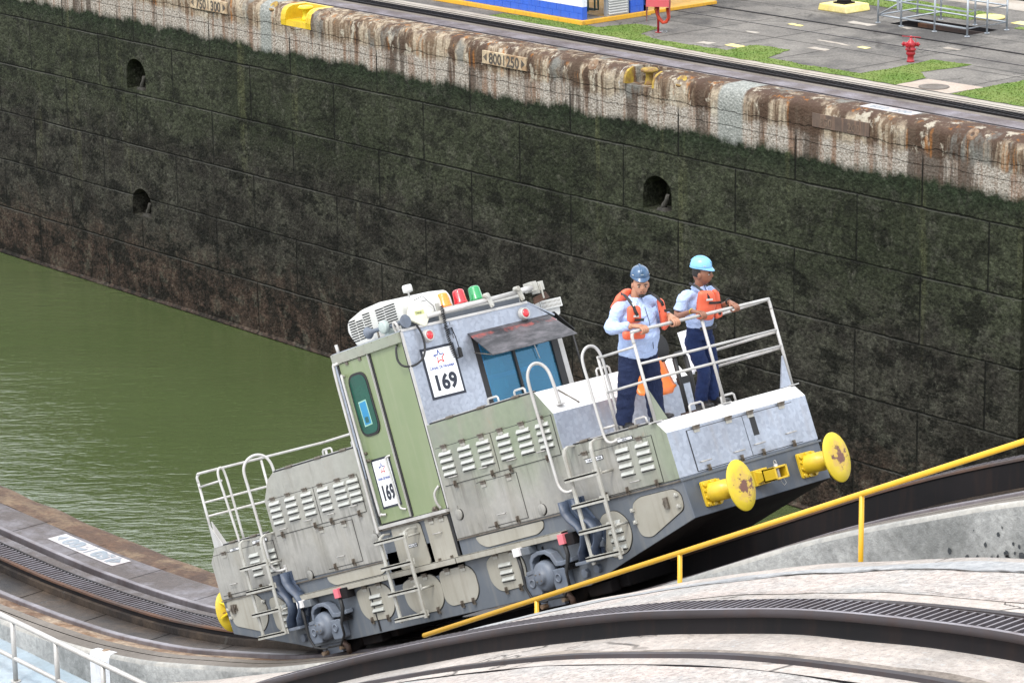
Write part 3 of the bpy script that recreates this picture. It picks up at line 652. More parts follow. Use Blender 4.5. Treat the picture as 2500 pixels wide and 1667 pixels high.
# pit in the paving with its grey pipe railing
pit = empty('service_pit', (PX0, PY0, FZ)); tag(pit, 'open rectangular service pit behind the fire hydrant', 'pit')
mb = MB()
for q in (((PX0, PY0), (PX1, PY0)), ((PX1, PY0), (PX1, PY1)), ((PX1, PY1), (PX0, PY1)), ((PX0, PY1), (PX0, PY0))):
    mb.add([(q[0][0], q[0][1], FZ), (q[1][0], q[1][1], FZ), (q[1][0], q[1][1], FZ-1.8), (q[0][0], q[0][1], FZ-1.8)], [(0, 1, 2, 3)])
mb.add([(PX0, PY0, FZ-1.8), (PX1, PY0, FZ-1.8), (PX1, PY1, FZ-1.8), (PX0, PY1, FZ-1.8)], [(0, 1, 2, 3)])
par(mb.build('pit_lining', M['rail_dark']), pit)
mb = MB(); mb.box(PX0, PX1, PY1-.12, PY1, FZ-.25, FZ-.13); mb.box(PX0, PX1, PY0+.5, PY0+.56, FZ-.3, FZ-.2); par(mb.build('pit_beam', M['rack_rust']), pit)
rl = empty('pipe_railing', (-60*K, 68*K, FZ)); tag(rl, 'grey galvanised pipe railing round the open pit', 'railing')
M['galv'] = paint('galvanised_pipe', (.36, .39, .42), (.30, .33, .36), rough=.45, metal=.4, dirt_amt=.1)
c0, c1, c2, c3 = (-61.2*K, 67.18*K), (-58.56*K, 67.14*K), (-58.53*K, 68.86*K), (-61.2*K, 68.95*K)
posts = [c0, (-59.85*K, 67.16*K), c1, c2, (-58.55*K, 68.0*K), c3, (-59.8*K, 68.9*K), (-62.15*K, 67.2*K), (-62.15*K, 68.95*K)]
for (x, y) in posts:
    mb = MB(); mb.cyl((x, y, FZ), (x, y, FZ+1.22), .032, n=10); mb.cyl((x, y, FZ), (x, y, FZ+.015), .08, n=12); par(mb.build('post', M['galv']), rl)
for z in (.24, .74, 1.2):
    mb = MB(); mb.tube([c0+(FZ+z,), c1+(FZ+z,), c2+(FZ+z,), c3+(FZ+z,), c0+(FZ+z,)], .027, 8)
    par(mb.build('rail_pipe', M['galv']), rl)
    mb = MB(); g0, g1 = (-62.15*K, 67.2*K), (-62.15*K, 68.95*K)
    mb.tube([c0+(FZ+z,), g0+(FZ+z,), g1+(FZ+z,), c3+(FZ+z,)], .025, 8); par(mb.build('rail_pipe', M['galv']), rl)
mb = MB(); mb.tube([(-62.15*K, 67.2*K, FZ+.24), c0+(FZ+.74,)], .025, 8); mb.box(c0[0]-.16, c0[0]-.06, c0[1]-.03, c0[1]+.03, FZ+.5, FZ+1.0); par(mb.build('gate_brace', M['galv']), rl)
# lamp post on a yellow plinth
lp = empty('lamp_post', (-64.55*K, 68.25*K, FZ)); tag(lp, 'grey lamp post on a square yellow concrete plinth', 'lamp post')
mb = MB(); mb.prism([(-.62, 0), (.62, 0), (.55, .22), (-.55, .22)], -.55, .55); mb.build('plinth', M['yellow_mark'], lp, .03)
mb = MB(); mb.box(-.24, .24, -.24, .24, .22, .27); mb.lathe([(.24, .27), (.20, .36), (.13, .42), (.1, .42)], n=12); mb.build('base_shoe', M['rail_dark'], lp)
mb = MB(); mb.cyl((0, 0, .4), (0, 0, 9), .085, .055, 14); mb.build('pole', M['galv'], lp)
mb = MB(); mb.tube([(0, 0, 8.9), (.4, -.1, 9.3), (1.3, -.3, 9.4)], .04, 8); mb.box(1.2, 1.9, -.42, -.16, 9.32, 9.45); mb.build('lamp_head', M['galv'], lp)
# ---------------------------------------------------------------- blue and white building
bx, by, bz = -68.24*K, 60.71*K, FZ
bd = empty('service_building', (bx, by, bz)); tag(bd, 'white and blue block building with orange base across the lock', 'building')
M['b_blue'] = paint('blue_block_paint', (.030, .115, .58), (.028, .105, .52), rough=.5, dirt_amt=.15)
M['b_white'] = paint('white_block_paint', (.76, .79, .86), rough=.55, dirt_amt=.1)
M['b_orange'] = paint('orange_kerb_paint', (.72, .38, .02), (.64, .34, .03), rough=.6, dirt_amt=.35)
mb = MB(); L_, D_ = 11.0, 2.75
mb.box(-L_, .14, -.14, 0, 0, .13); mb.box(0, .14, 0, D_, 0, .13); mb.box(-L_, 0, 0, D_+3, 0, .10); mb.build('base_step', M['b_orange'], bd, .01)
mb = MB(); mb.box(-1.35, -.1, .2, 1.05, .1, .105); mb.build('porch_floor', M['far_strip'], bd)
def blocks(x0, x1, y0, y1, name='wall'):
    mb = MB(); ax = 0 if x1-x0 > y1-y0 else 1; L2 = (x1-x0) if ax == 0 else (y1-y0)
    for r in range(16):
        z0 = .13+r*.2; mi = 0 if r < 2 else 1; off = (r % 2)*.2; t = -off
        while t < L2:
            a, b = max(0, t), min(L2, t+.4)
            if b-a > .02:
                g = .006
                if ax == 0: mb.box(x0+a+g, x0+b-g, y0, y1, z0+g, z0+.2-g, mi)
                else: mb.box(x0, x1, y0+a+g, y0+b-g, z0+g, z0+.2-g, mi)
            t += .4
        if ax == 0: mb.box(x0, x1, y0+.01, y1-.01, z0, z0+.2, mi)
        else: mb.box(x0+.01, x1-.01, y0, y1, z0, z0+.2, mi)
    return mb.build(name, [M['b_blue'], M['b_white']], bd)
blocks(-L_, 0, 0, .2); blocks(-.2, 0, 2.0, D_); blocks(-1.5, -1.3, .2, 1.1); blocks(-1.4, 0, D_-.2, D_)
mb = MB(); mb.box(-.1, .02, .98, 1.92, .13, 2.3); mb.build('door', M['galv'], bd)
mb = MB()
for k in range(26): mb.prism([(.02, .22+k*.08), (.06, .19+k*.08), (.06, .21+k*.08), (.02, .25+k*.08)], 1.06, 1.84)
mb.build('louvre', M['white_plastic'], bd)
M['b_pipe'] = paint('dark_green_pipe', (.02, .06, .055), rough=.4, dirt_amt=0)
for yy in (.32, .5, .78, .92):
    mb = MB(); mb.tube([(-.3, yy, 3.2), (-.3, yy, .45), (-.35, yy+.05, .32), (-.6, yy+.08, .3), (-1.3, yy+.08, .3)], .03, 8); mb.build('pipe', M['b_pipe'], bd)
mb = MB(); mb.box(-1.28, -1.22, .22, 1.0, .1, 3.2); mb.build('wall_panel', M['b_white'], bd)
mb = MB(); mb.box(-L_, .3, -.3, D_+3, 3.34, 3.5); mb.build('roof', M['b_white'], bd)
# ---------------------------------------------------------------- red fire hose cabinet
fc = empty('fire_hose_hood', (-65.56*K, 61.34*K, FZ)); tag(fc, 'red fire hose hood on a thin red post beside the blue building', 'fire hose station')
mb = MB(); mb.cyl((0, 0, 0), (0, 0, 1.0), .035, n=10); mb.cyl((0, 0, 0), (0, 0, .02), .10, n=14); mb.build('post', M['red'], fc)
rx = Vector((.66, -.75, 0)).normalized()     # hood faces down the quay
for s_ in (-1, 1):
    mb = MB(); ang = radians(8)*s_
    d = Vector((.62, .78, 0)); o_ = Vector((.0, 0, 0))+Vector((s_*.27, s_*.22, 0))
    pr_ = [(-.30, 1.12), (.30, 1.0), (.40, .82), (.10, .34), (-.02, .30), (-.12, .42), (-.42, .86)]
    nrm = Vector((d.y, -d.x, 0))*.012; q = [o_+rx*a*.8+Vector((0, 0, b)) for a, b in pr_]
    mb.rings([[p-nrm for p in q], [p+nrm for p in q]], 0, False); mb.build('side_panel', M['red'], fc)
mb = MB()
q = [(-.42, .86), (-.30, 1.12), (.30, 1.0), (.40, .82)]; a_ = Vector((-.27, -.22, 0)); b_ = Vector((.27, .22, 0))
for i in range(3): mb.add([a_+rx*q[i][0]*.8+Vector((0, 0, q[i][1])), b_+rx*q[i][0]*.8+Vector((0, 0, q[i][1])), b_+rx*q[i+1][0]*.8+Vector((0, 0, q[i+1][1])), a_+rx*q[i+1][0]*.8+Vector((0, 0, q[i+1][1]))], [(0, 1, 2, 3)])
mb.build('hood_roof', M['red'], fc)
mb = MB(); hr = [(-.10, 0, .80), (-.06, 0, .60), (.02, .02, .42), (.12, .08, .30), (.2, .14, .32), (.25, .2, .45), (.22, .18, .75)]
mb.tube([(x*1., y*1., z) for x, y, z in hr], .055, 10); mb.build('hose', paint('orange_hose', (.62, .06, .02), rough=.5), fc)
mb = MB(); mb.cyl((-.1, 0, .66), (-.085, 0, .72), .062, n=12); mb.build('hose_band', M['yellow'], fc)
mb = MB(); mb.tube([(.1+.12*cos(a), .1+.12*sin(a), .012+.03*abs(sin(a))) for a in [k*pi/10 for k in range(21)]], .008, 5); mb.build('wire_loop', M['galv'], fc)
# ---------------------------------------------------------------- red hydrant
hy = empty('fire_hydrant', (-56.87*K, 62.85*K, FZ)); tag(hy, 'red fire hydrant with a T bar handle by the grass strip', 'fire hydrant')
mb = MB(); mb.lathe([(.115, 0), (.115, .03), (.095, .05), (.09, .16), (.10, .19), (.135, .22), (.13, .28), (.11, .31), (.15, .33), (.16, .36), (.15, .39), (.11, .41), (.14, .46), (.13, .54), (.08, .6), (.045, .63), (.04, .68), (0, .69)], n=22); mb.build('barrel', M['red'], hy)
for d in ((-.85, -.5, 0), (.75, .62, 0), (.3, -.95, 0)):
    mb = MB(); dv = Vector(d); mb.cyl(dv*.1+Vector((0, 0, .5)), dv*.2+Vector((0, 0, .5)), .055, n=12); mb.cyl(dv*.2+Vector((0, 0, .5)), dv*.235+Vector((0, 0, .5)), .068, n=12); mb.cyl(dv*.235+Vector((0, 0, .5)), dv*.27+Vector((0, 0, .5)), .025, n=8); mb.build('outlet', M['red'], hy)
mb = MB(); mb.tube([(-.20, -.16, .73), (.22, .17, .70)], .013, 8); mb.cyl((0, 0, .68), (0, 0, .74), .03, n=8); mb.tube([(.08, .05, .70), (.13, .06, .62), (.14, .05, .5)], .008, 6); mb.build('handle_bar', M['red'], hy)
# ---------------------------------------------------------------- near lock wall and main tow track
XN = frange(-140, -46, 2.0)[:-1]+frange(-46, 14, .25)
nw = empty('lock_wall', (-38, 23.9, 0)); tag(nw, 'near lock wall carrying the tow track, rising to the right in a steep ramp', 'wall')
def near(name, sec, mat, xs=XN, prof=P, jit=0, smooth=False, root=None):
    mb = MB(); sweep(mb, xs, sec, prof, 0, smooth, jit); return par(mb.build(name, mat), root or nw)
near('wall_face', [(23.89, -13.5, True), (23.89, -.45)], M['farwall'] if 0 else concrete('near_wall_face', (.05, .05, .04), (.10, .09, .07), None, 0, 1))
near('coping', [(23.89, -.45), (23.87, -.22), (23.78, -.08), (23.62, -.015), (23.40, 0), (23.2, .0)], M['deck_rust'], jit=.02, smooth=True)
near('deck', [(23.2, 0), (22.56, 0)], M['deck_brown'])
near('deck', [(22.38, -.005), (22.10, 0)], M['deck_brown'])
near('track_floor', [(21.66, -.12), (21.04, -.10)], M['deck_floor'])
near('rack_kerb', [(21.71, -.02), (21.67, -.03), (21.665, -.12)], M['deck_floor'])  # riser takes the dark floor colour for the shading below the rack
near('rusty_strip', [(20.965, -.05), (20.84, -.02), (20.73, -.01)], M['rust_strip'], jit=.008)
near('conduit_ledge', [(20.72, 0), (20.58, .0)], M['conduit']); near('conduit_ledge', [(20.56, .0), (20.365, 0)], M['conduit'])
near('slot', [(20.735, -.01), (20.73, -.04), (20.715, -.04), (20.715, 0)], M['black']); near('slot', [(20.583, .0), (20.58, -.03), (20.56, -.03), (20.558, 0)], M['black'])
near('kerb', [(20.365, 0), (20.345, -.004), (20.325, -.018), (20.312, -.05)], M['kerb'], smooth=True)
near('kerb_wall', [(20.312, -.05), (20.308, -.09), (20.31, -.14), (20.31, -3.2), (20.31, -8, True)], M['kerb_wall'], smooth=True)
near('underfill', [(23.5, -.5), (20.4, -.5)], M['black'])
mb = MB()
for k in range(26):
    x = -52.3+k*1.62+.3*mnoise.noise(Vector((k*3.1, 0, 0))); mb.add([(x, 21.06, P(x)-.096), (x+.014, 21.06, P(x+.014)-.096), (x-.10, 21.66, P(x-.10)-.116), (x-.114, 21.66, P(x-.114)-.116)], [(0, 1, 2, 3)])
    mb.add([(x+.7, 22.6, P(x+.7)+.003), (x+.71, 22.6, P(x+.71)+.003), (x+.68, 23.3, P(x+.68)+.003), (x+.67, 23.3, P(x+.67)+.003)], [(0, 1, 2, 3)])
par(mb.build('floor_joints', M['black']), nw)
trk = empty('tow_track', (-38, 21.75, 0)); tag(trk, 'curved tow track with slotted rack rising under the locomotive', 'track')
near('rail', [(22.56, -.02), (22.56, .02), (22.555, .028), (22.49, .028), (22.485, .02), (22.48, -.10)], M['rail_top'], root=trk)
near('rail_slot', [(22.48, -.09), (22.385, -.09), (22.38, -.005)], M['rail_dark'], root=trk)
near('rail', [(21.05, -.12), (21.05, .0), (21.045, .008), (20.975, .008), (20.965, 0), (20.96, -.06)], M['rail_top'], root=trk)
rr = MB()
def PR(x):      # the rack stands higher above the deck on the steep ramp
    t = max(0, min(1, (x+27.5)/6.0)); return P(x)+.21*t*t*(3-2*t)
sweep(rr, XN, [(22.10, -.2), (22.10, .07), (22.05, .075), (22.045, -.05)], PR, 3)
sweep(rr, XN, [(21.755, -.05), (21.75, .075), (21.70, .070), (21.695, .045)], PR)
sweep(rr, XN, [(21.695, .045), (21.71, .03), (21.71, -.34)], PR, 3)
sweep(rr, XN, [(22.05, -.04), (21.75, -.04)], PR, 1)  # black sheet stands for the shaded void under the bars
bars(rr, frange(-47, -14, .09), 21.75, 22.05, .03, .078, .018, PR, 2)
par(rr.build('rack_rail', [M['rack_rust'], M['black'], M['rack_bar'], M['rail_dark']]), trk)
# painted distance marks on the near deck
def deck_pt(x, y): return (x, y, P(x)+.006)
mb = MB()
xa_, xb_ = -37.9, -36.12
n_ = 12; 
for i in range(n_):
    x0, x1 = xa_+(xb_-xa_)*i/n_, xa_+(xb_-xa_)*(i+1)/n_
    mb.add([deck_pt(x0, 22.80), deck_pt(x1, 22.80), deck_pt(x1, 23.13), deck_pt(x0, 23.13)], [(0, 1, 2, 3)])
pl = tag(mb.build('painted_distance_plate', M['white_paint']), 'pink and white painted plate reading 900 and 150 upside down on the near deck', 'marker')
def deck_text(b_, xc):
    t = text('lettering', b_, .33, M['text_grey'], pl, (0, 0, 0), (1, 0, 0), (0, 1, 0), .022, sx=1.15)
    for v in t.data.vertices:
        x, y = xc+v.co.x*-1, 23.085-v.co.y; v.co = (x, y, P(x)+.011+v.co.z)
deck_text('900', -37.33); deck_text('150', -36.56)
mb = MB()
for (xt, s_) in ((-37.84, 1), (-36.17, -1)):
    mb.add([(xt, 22.965, P(xt)+.012), (xt+s_*.13, 22.86, P(xt+s_*.13)+.012), (xt+s_*.13, 23.07, P(xt+s_*.13)+.012)], [(0, 1, 2)])
mb.add([(-36.97, 22.83, P(-36.97)+.012), (-36.94, 22.83, P(-36.94)+.012), (-36.94, 23.10, P(-36.94)+.012), (-36.97, 23.10, P(-36.97)+.012)], [(0, 1, 2, 3)])
mb.build('arrow', M['text_grey'], pl)
# white paint over the kerb at the lower left
wx = frange(-32.84, -32.36, .1)
mb = MB(); sweep(mb, wx, [(20.44, .004), (20.365, .004), (20.342, 0), (20.322, -.014), (20.308, -.048), (20.304, -.09), (20.305, -.14), (20.304, -.9)], P, 0, True)
par(mb.build('painted_band', M['plain_white']), nw)
mb = MB(); mb.lathe([(.06, 0), (.055, .01), (.02, .012)], (-32.6, 20.42, P(-32.6)+.0), (0, -.3, 1), 12); par(mb.build('drain_hole', M['rust_strip']), nw)
mb = MB()
for x0 in (-35.35, -35.15): mb.add([(x0, 20.44, .003), (x0+.16, 20.44, .003), (x0+.16, 20.365, -.02), (x0, 20.365, -.02)], [(0, 1, 2, 3)])
par(mb.build('painted_marks', M['yellow_mark']), nw)
# ---------------------------------------------------------------- lower platform and its white railing
LZ = -.20
sheet('lower_platform', [(-70, 12), (-30.2, 12), (-30.2, 20.31), (-70, 20.31)], LZ, M['platform'])
lr = empty('platform_railing', (-33.5, 19.6, LZ)); tag(lr, 'white pipe railing on the blue-grey platform at the lower left', 'railing')
RY = 19.6; RT = .66; RB = .13
mb = MB(); mb.tube([(-46, RY, RT), (-28.5, RY, RT+.02)], .038, 10); par(mb.build('rail_pipe', M['pipe']), lr)
mb = MB(); mb.tube([(-46, RY, RB), (-32.2, RY, RB+.0)], .032, 10); par(mb.build('rail_pipe', M['pipe']), lr)
for x in (-38.1, -36.9, -35.8, -34.7, -33.60, -32.52, -31.4, -30.3):
    mb = MB(); mb.cyl((x, RY, LZ), (x, RY, RT), .034, n=10); mb.cyl((x, RY, LZ), (x, RY, LZ+.015), .07, n=12); par(mb.build('post', M['pipe']), lr)
# ---------------------------------------------------------------- return track on its own ramp (foreground)
XR = frange(-46, 14, .2)
rt = empty('ramp', (-18, 17, 0)); tag(rt, 'pale pink concrete ramp in the foreground beside the yellow handrail', 'ramp')
def rp(name, sec, mat, smooth=False, jit=0, root=None, xs=XR, prof=Q):
    mb = MB(); sweep(mb, xs, sec, prof, 0, smooth, jit); return par(mb.build(name, mat), root or rt)
def rnd(y0, y1, z0, z1, k): return [(y0+(y1-y0)*i/k, z0+(z1-z0)*i/k) for i in range(k+1)]
rp('ramp_surface', [(19.02, -.6), (19.0, -.08), (18.93, -.02), (18.8, 0)]+rnd(18.6, 17.30, 0, 0, 6), M['pink'], True, .012)
rp('ramp_wall', [(19.02, -.6), (19.02, -6)], M['kerb_wall'])
rp('ramp_surface', [(17.22, -.02)]+rnd(17.1, 16.88, -.02, -.01, 2), M['pink'])
rp('ramp_surface', rnd(16.50, 15.87, -.10, -.125, 5), M['pink'], True, .008)
rp('ramp_surface', [(15.80, -.125), (15.60, -.125)], M['pink'])
rp('rail_slot', [(15.60, -.125), (15.58, -.17), (15.56, -.17), (15.56, -.125)], M['rail_dark'])
rp('ramp_aggregate', rnd(15.56, 12.0, -.125, -.10, 8), M['aggregate'], True, .02)
# exposed aggregate and repair strips laid over the ramp surface
def ribbon(name, ya, yb, x0, x1, mat, amp=.12, dz=.006):
    mb = MB(); rs = []
    for x in frange(x0, x1, .1):
        y0 = ya(x)+mnoise.noise(Vector((x*.8, 1.3, 2)))*amp+mnoise.noise(Vector((x*3, 5.3, 2)))*amp*.35; y1 = yb(x)+mnoise.noise(Vector((x*.9, 7.3, 1)))*amp+mnoise.noise(Vector((x*3.5, 9.3, 2)))*amp*.3
        if y1 <= y0+.01: y1 = y0+.01
        rs.append([(x, y0+(y1-y0)*k/4, Q(x)+dz+mnoise.noise(Vector((x*1.3, (y0+(y1-y0)*k/4)*3, 0)))*.012) for k in range(5)])
    mb.rings(rs, 0, True, closed=False); return par(mb.build(name, mat), rt)
ribbon('worn_aggregate', lambda x: 17.55, lambda x: 18.35, -24, 6, M['aggregate'], .10)
ribbon('mortar_patch', lambda x: 18.33+.02*(x+18), lambda x: 18.52+.02*(x+18)+max(0, .10*sin(x*1.1)), -24, 6, M['grey_patch'], .10, .012)
M['grease'] = concrete('greasy_concrete', (.24, .205, .175), (.30, .26, .225), (.12, .10, .085), .85, 2.2, .9, .6, 0, .4)
ribbon('stain_strip', lambda x: 15.895, lambda x: 15.99+.10*max(0, mnoise.noise(Vector((x*.9, 0, 5))))*2, -24, 6, M['grease'], .03, -.104)
sp = MB()
for k in range(70):
    x = -16.9+random.gauss(0, .55); zz_ = -.52+random.gauss(0, .10)-.0*x; r_ = random.uniform(.006, .03)*(1.3 if abs(x+16.6) < .4 else .8)
    z0 = P(x)+zz_
    sp.add([(x+r_*cos(a)*(.7+.6*random.random()), 20.302, z0+r_*1.5*sin(a)*(.7+.6*random.random())) for a in [i*pi/4 for i in range(8)]], [tuple(range(8))])
tag(par(sp.build('splatter', paint('dark_splatter', (.035, .04, .045), rough=.6, dirt_amt=0)), nw), kind='stuff')
M['crack'] = paint('dark_crack', (.085, .075, .068), rough=.9, dirt_amt=0)
def crack(pts, w=.012, dz=.02):
    w *= .7
    mb = MB(); rs = []
    for i in range(len(pts)-1):
        a, b = Vector(pts[i]), Vector(pts[i+1]); n_ = max(2, int((b-a).length/.06))
        for k in range(n_+(1 if i == len(pts)-2 else 0)):
            p = a.lerp(b, k/n_); y = p.y+mnoise.noise(Vector((p.x*4, p.y*4, 3)))*.05; ww_ = w*(.4+abs(mnoise.noise(Vector((p.x*5, 1, 1))))*2)
            z = Q(p.x)+dz+mnoise.noise(Vector((p.x*1.3, y*3, 0)))*.012
            if rs and p.x <= rs[-1][0][0]: continue
            rs.append([(p.x, y-ww_, z), (p.x, y+ww_, z)])
    if len(rs) > 1: mb.rings(rs, 0, False, closed=False); par(mb.build('crack', M['crack']), rt)
crack([(-19.3, 18.28), (-17.6, 18.33), (-16, 18.37), (-14.5, 18.42), (-13, 18.42), (-10, 18.5)], .014)
crack([(-21, 17.5), (-18.6, 17.62), (-17, 17.56), (-15.5, 17.6), (-13.5, 17.5)], .008)
crack([(-16.3, 18.66), (-15.9, 18.86), (-15.6, 18.98)], .008); crack([(-14.9, 18.6), (-14.3, 18.9)], .02)
crack([(-17.4, 18.52), (-16.6, 18.75), (-16.2, 18.95)], .008)
for xj in (-19.9, -18.05, -16.7, -15.3, -14.2):
    crack([(xj, 16.46), (xj+.02, 16.2), (xj+.04, 15.9)][::1] and [(xj, 15.9), (xj+.5, 16.45)], .005, -.108)
rtk = empty('return_track', (-18, 16.6, 0)); tag(rtk, 'return track with open slotted rack curving over the foreground ramp', 'track')
rp('rail', [(17.30, -.005), (17.30, .012), (17.23, .012), (17.22, -.05)], M['rack'], root=rtk)
rp('rail', [(15.88, -.13), (15.88, -.09), (15.81, -.09), (15.80, -.13)], M['rack'], root=rtk)
rk = MB()
sweep(rk, XR, [(16.88, -.06), (16.88, .115), (16.85, .12), (16.845, 0)], Q)
sweep(rk, XR, [(16.545, .0), (16.54, .12), (16.505, .117)], Q, 3, False)
sweep(rk, XR, [(16.505, .117), (16.488, .10), (16.486, .058), (16.515, .040)], Q, 0, True)
sweep(rk, XR, [(16.515, .040), (16.525, -.02), (16.505, -.16)], Q, 2, True)
sweep(rk, XR, [(16.85, .02), (16.54, .02)], Q, 1)  # black sheet for the dark below the grating
bars(rk, frange(-28, 2, .092), 16.54, 16.85, .07, .123, .021, Q, 3)
par(rk.build('rack_rail', [M['rack'], M['black'], M['rail_dark'], M['rack_bar']]), rtk)
# yellow stair railing between the two ramps, and the hidden stair under it
yr = empty('stair_railing', (-20, 19.25, 4)); tag(yr, 'yellow handrail climbing the stair between the two ramps', 'railing')
YY = 19.25
def yz(x): return 7.17+(x+16.04)*.4895
mb = MB(); mb.tube([(-24.3, YY, yz(-24.3)), (-11.5, YY, yz(-11.5))], .027, 14); par(mb.build('handrail', M['yellow_rail']), yr)
for x in (-22.42, -20.28, -17.90, -15.55, -13.2):
    mb = MB(); mb.cyl((x, YY, yz(x)-1.25), (x, YY, yz(x)-.01), .024, n=14); par(mb.build('post', M['yellow_rail']), yr)
st = MB()
x = -27.0
while x < -11:
    st.box(x, x+.3, 19.03, 20.30, yz(x)-1.7, yz(x)-1.22); x += .3
tag(st.build('steps', M['kerb_wall']), 'concrete steps hidden between the kerb wall and the pink ramp', 'stairs')
# ---------------------------------------------------------------- locomotive (local axes: x along, y across, z square to the ramp)
TH = 0.395181415
LOCO = empty('towing_locomotive', (-21.86, 20.75, 5.15), (0, -TH, 0))
tag(LOCO, 'grey-green and silver lock towing locomotive numbered 169 climbing the ramp', 'locomotive')
def L(mb, name, mats, bevel=0, parent=None): return mb.build(name, mats, parent or LOCO, bevel)
def rpoly(pts, r=.06, k=5):
    out = []; n = len(pts)
    for i in range(n):
        p = Vector(pts[i]); a = Vector(pts[i-1]); b = Vector(pts[(i+1) % n])
        da, db = (a-p), (b-p); rr = min(r, da.length*.45, db.length*.45); p0 = p+da.normalized()*rr; p1 = p+db.normalized()*rr
        for j in range(k+1):
            t = j/k; q = p0*(1-t)**2+p*2*t*(1-t)+p1*t*t; out.append((q.x, q.y))
    return out
def rect(a, b, c, d): return [(a, c), (b, c), (b, d), (a, d)]
# hinge, latch, handle meshes shared by every copy
def proto(mb, name, mats):
    o = mb.build(name, mats); me = o.data; bpy.data.objects.remove(o); return me
h_ = MB(); h_.box(-.045, .045, -.016, 0, -.018, .018); h_.cyl((-.05, -.016, .018), (.05, -.016, .018), .009, n=8); h_.box(-.04, .04, -.010, 0, -.05, -.018, 1); HINGE = proto(h_, 'hinge', [M['hw'], M['ladder']])
h_ = MB(); h_.box(-.012, .012, -.025, 0, -.02, .035); h_.box(-.02, .02, -.018, 0, -.05, -.02); h_.cyl((0, -.03, .03), (.0, -.03, -.03), .008, n=8); LATCH = proto(h_, 'latch', [M['hw']])
h_ = MB(); h_.tube([(-.07, 0, 0), (-.065, -.03, .0), (.065, -.03, .0), (.07, 0, 0)], .007, 6); HANDLE = proto(h_, 'handle', [M['pipe']])
h_ = MB(); h_.tube([(-.10, 0, 0), (-.095, 0, .075), (-.075, 0, .09), (.075, 0, .09), (.095, 0, .075), (.10, 0, 0)], .012, 8); STAPLE = proto(h_, 'lifting_handle', [M['pipe']])
def inst(me, name, parent, loc, rot=None):
    o = bpy.data.objects.new(name, me); C.objects.link(o); o.parent = parent; o.location = loc
    if rot: o.rotation_euler = rot
    return o
def louvers(mb, cols, rows, w=.27, y=-.01, mi=1, h=.046):
    w -= .012
    for u in cols:
        for z in rows:
            # bulged slat: ends taper in
            sec = [(y, z), (y-.022, z-.018), (y-.034, z-h*.8), (y-.026, z-h), (y, z-h)]
            a = [(u+.018, yy if k in (0, 4) else yy*.6+y*.4, zz) for k, (yy, zz) in enumerate(sec)]
            b = [(u+.035, yy, zz) for yy, zz in sec]; c = [(u+w-.035, yy, zz) for yy, zz in sec]
            d = [(u+w-.012, yy if k in (0, 4) else yy*.6+y*.4, zz) for k, (yy, zz) in enumerate(sec)]
            mb.rings([a, b, c, d], mi, False)
            mb.box(u+.008, u+w-.004, y-.003, y, z-h-.012, z-h, 2)  # dark strip for the shade in the slot under the slat
def panel(name, poly, mat, cols=(), rows=(), lw=.27, hinges=(), latches=(), handles=(), t=.012, r=0, label=None, gap=.007, y0=-.0, sides=None):
    mb = MB(); pts = rpoly(poly, r) if r else poly
    n = len(pts); cx = sum(p[0] for p in pts)/n; cz = sum(p[1] for p in pts)/n
    def grow(g): return [(p[0]+g*(1 if p[0] > cx else -1), p[1]+g*(1 if p[1] > cz else -1)) for p in pts]
    mb.prism(grow(gap), y0-.003, y0+.003, 'y', 2)
    mb.prism(pts, y0-t, y0, 'y', 0)
    louvers(mb, cols, rows, lw, y0-t, 1)
    o = L(mb, name, [mat, M['louver'], M['seal']])
    if label: o['label'] = label
    for (u, z) in hinges: inst(HINGE, 'hinge', o, (u, y0-t, z))
    for (u, z) in latches: inst(LATCH, 'latch', o, (u, y0-t, z))
    for (u, z) in handles: inst(HANDLE, 'handle', o, (u, y0-t, z))
    return o
# chassis
W_ = 2.06
CH = [(.018, 0), (.055, -.435), (-1.29, -.735), (-1.90, -.885), (-6.3, -.905), (-7.50, -.90), (-7.76, -.83), (-9.15, -.52), (-9.2, -.05), (-9.2, 0)]
mb = MB(); mb.prism(CH, .012, 2.03, 'y', 0, lambda nx, nz: 1 if nz < -.3 else (2 if nx > .5 else 0)); L(mb, 'chassis', [M['frame_blue'], M['rail_dark'], paint('dark_slate_bumper', (.050, .064, .088), (.075, .09, .115), rough=.42, dirt=(.13, .13, .13), dirt_amt=.5, scale=2)], .008)  # downward faces near black, underside shade put into the colour
mb = MB(); mb.prism([(-.01, -.01), (.034, -.01), (.034, -.03), (-.01, -.03)], .0, 2.06, 'y'); L(mb, 'bumper_ledge', M['frame_blue'])
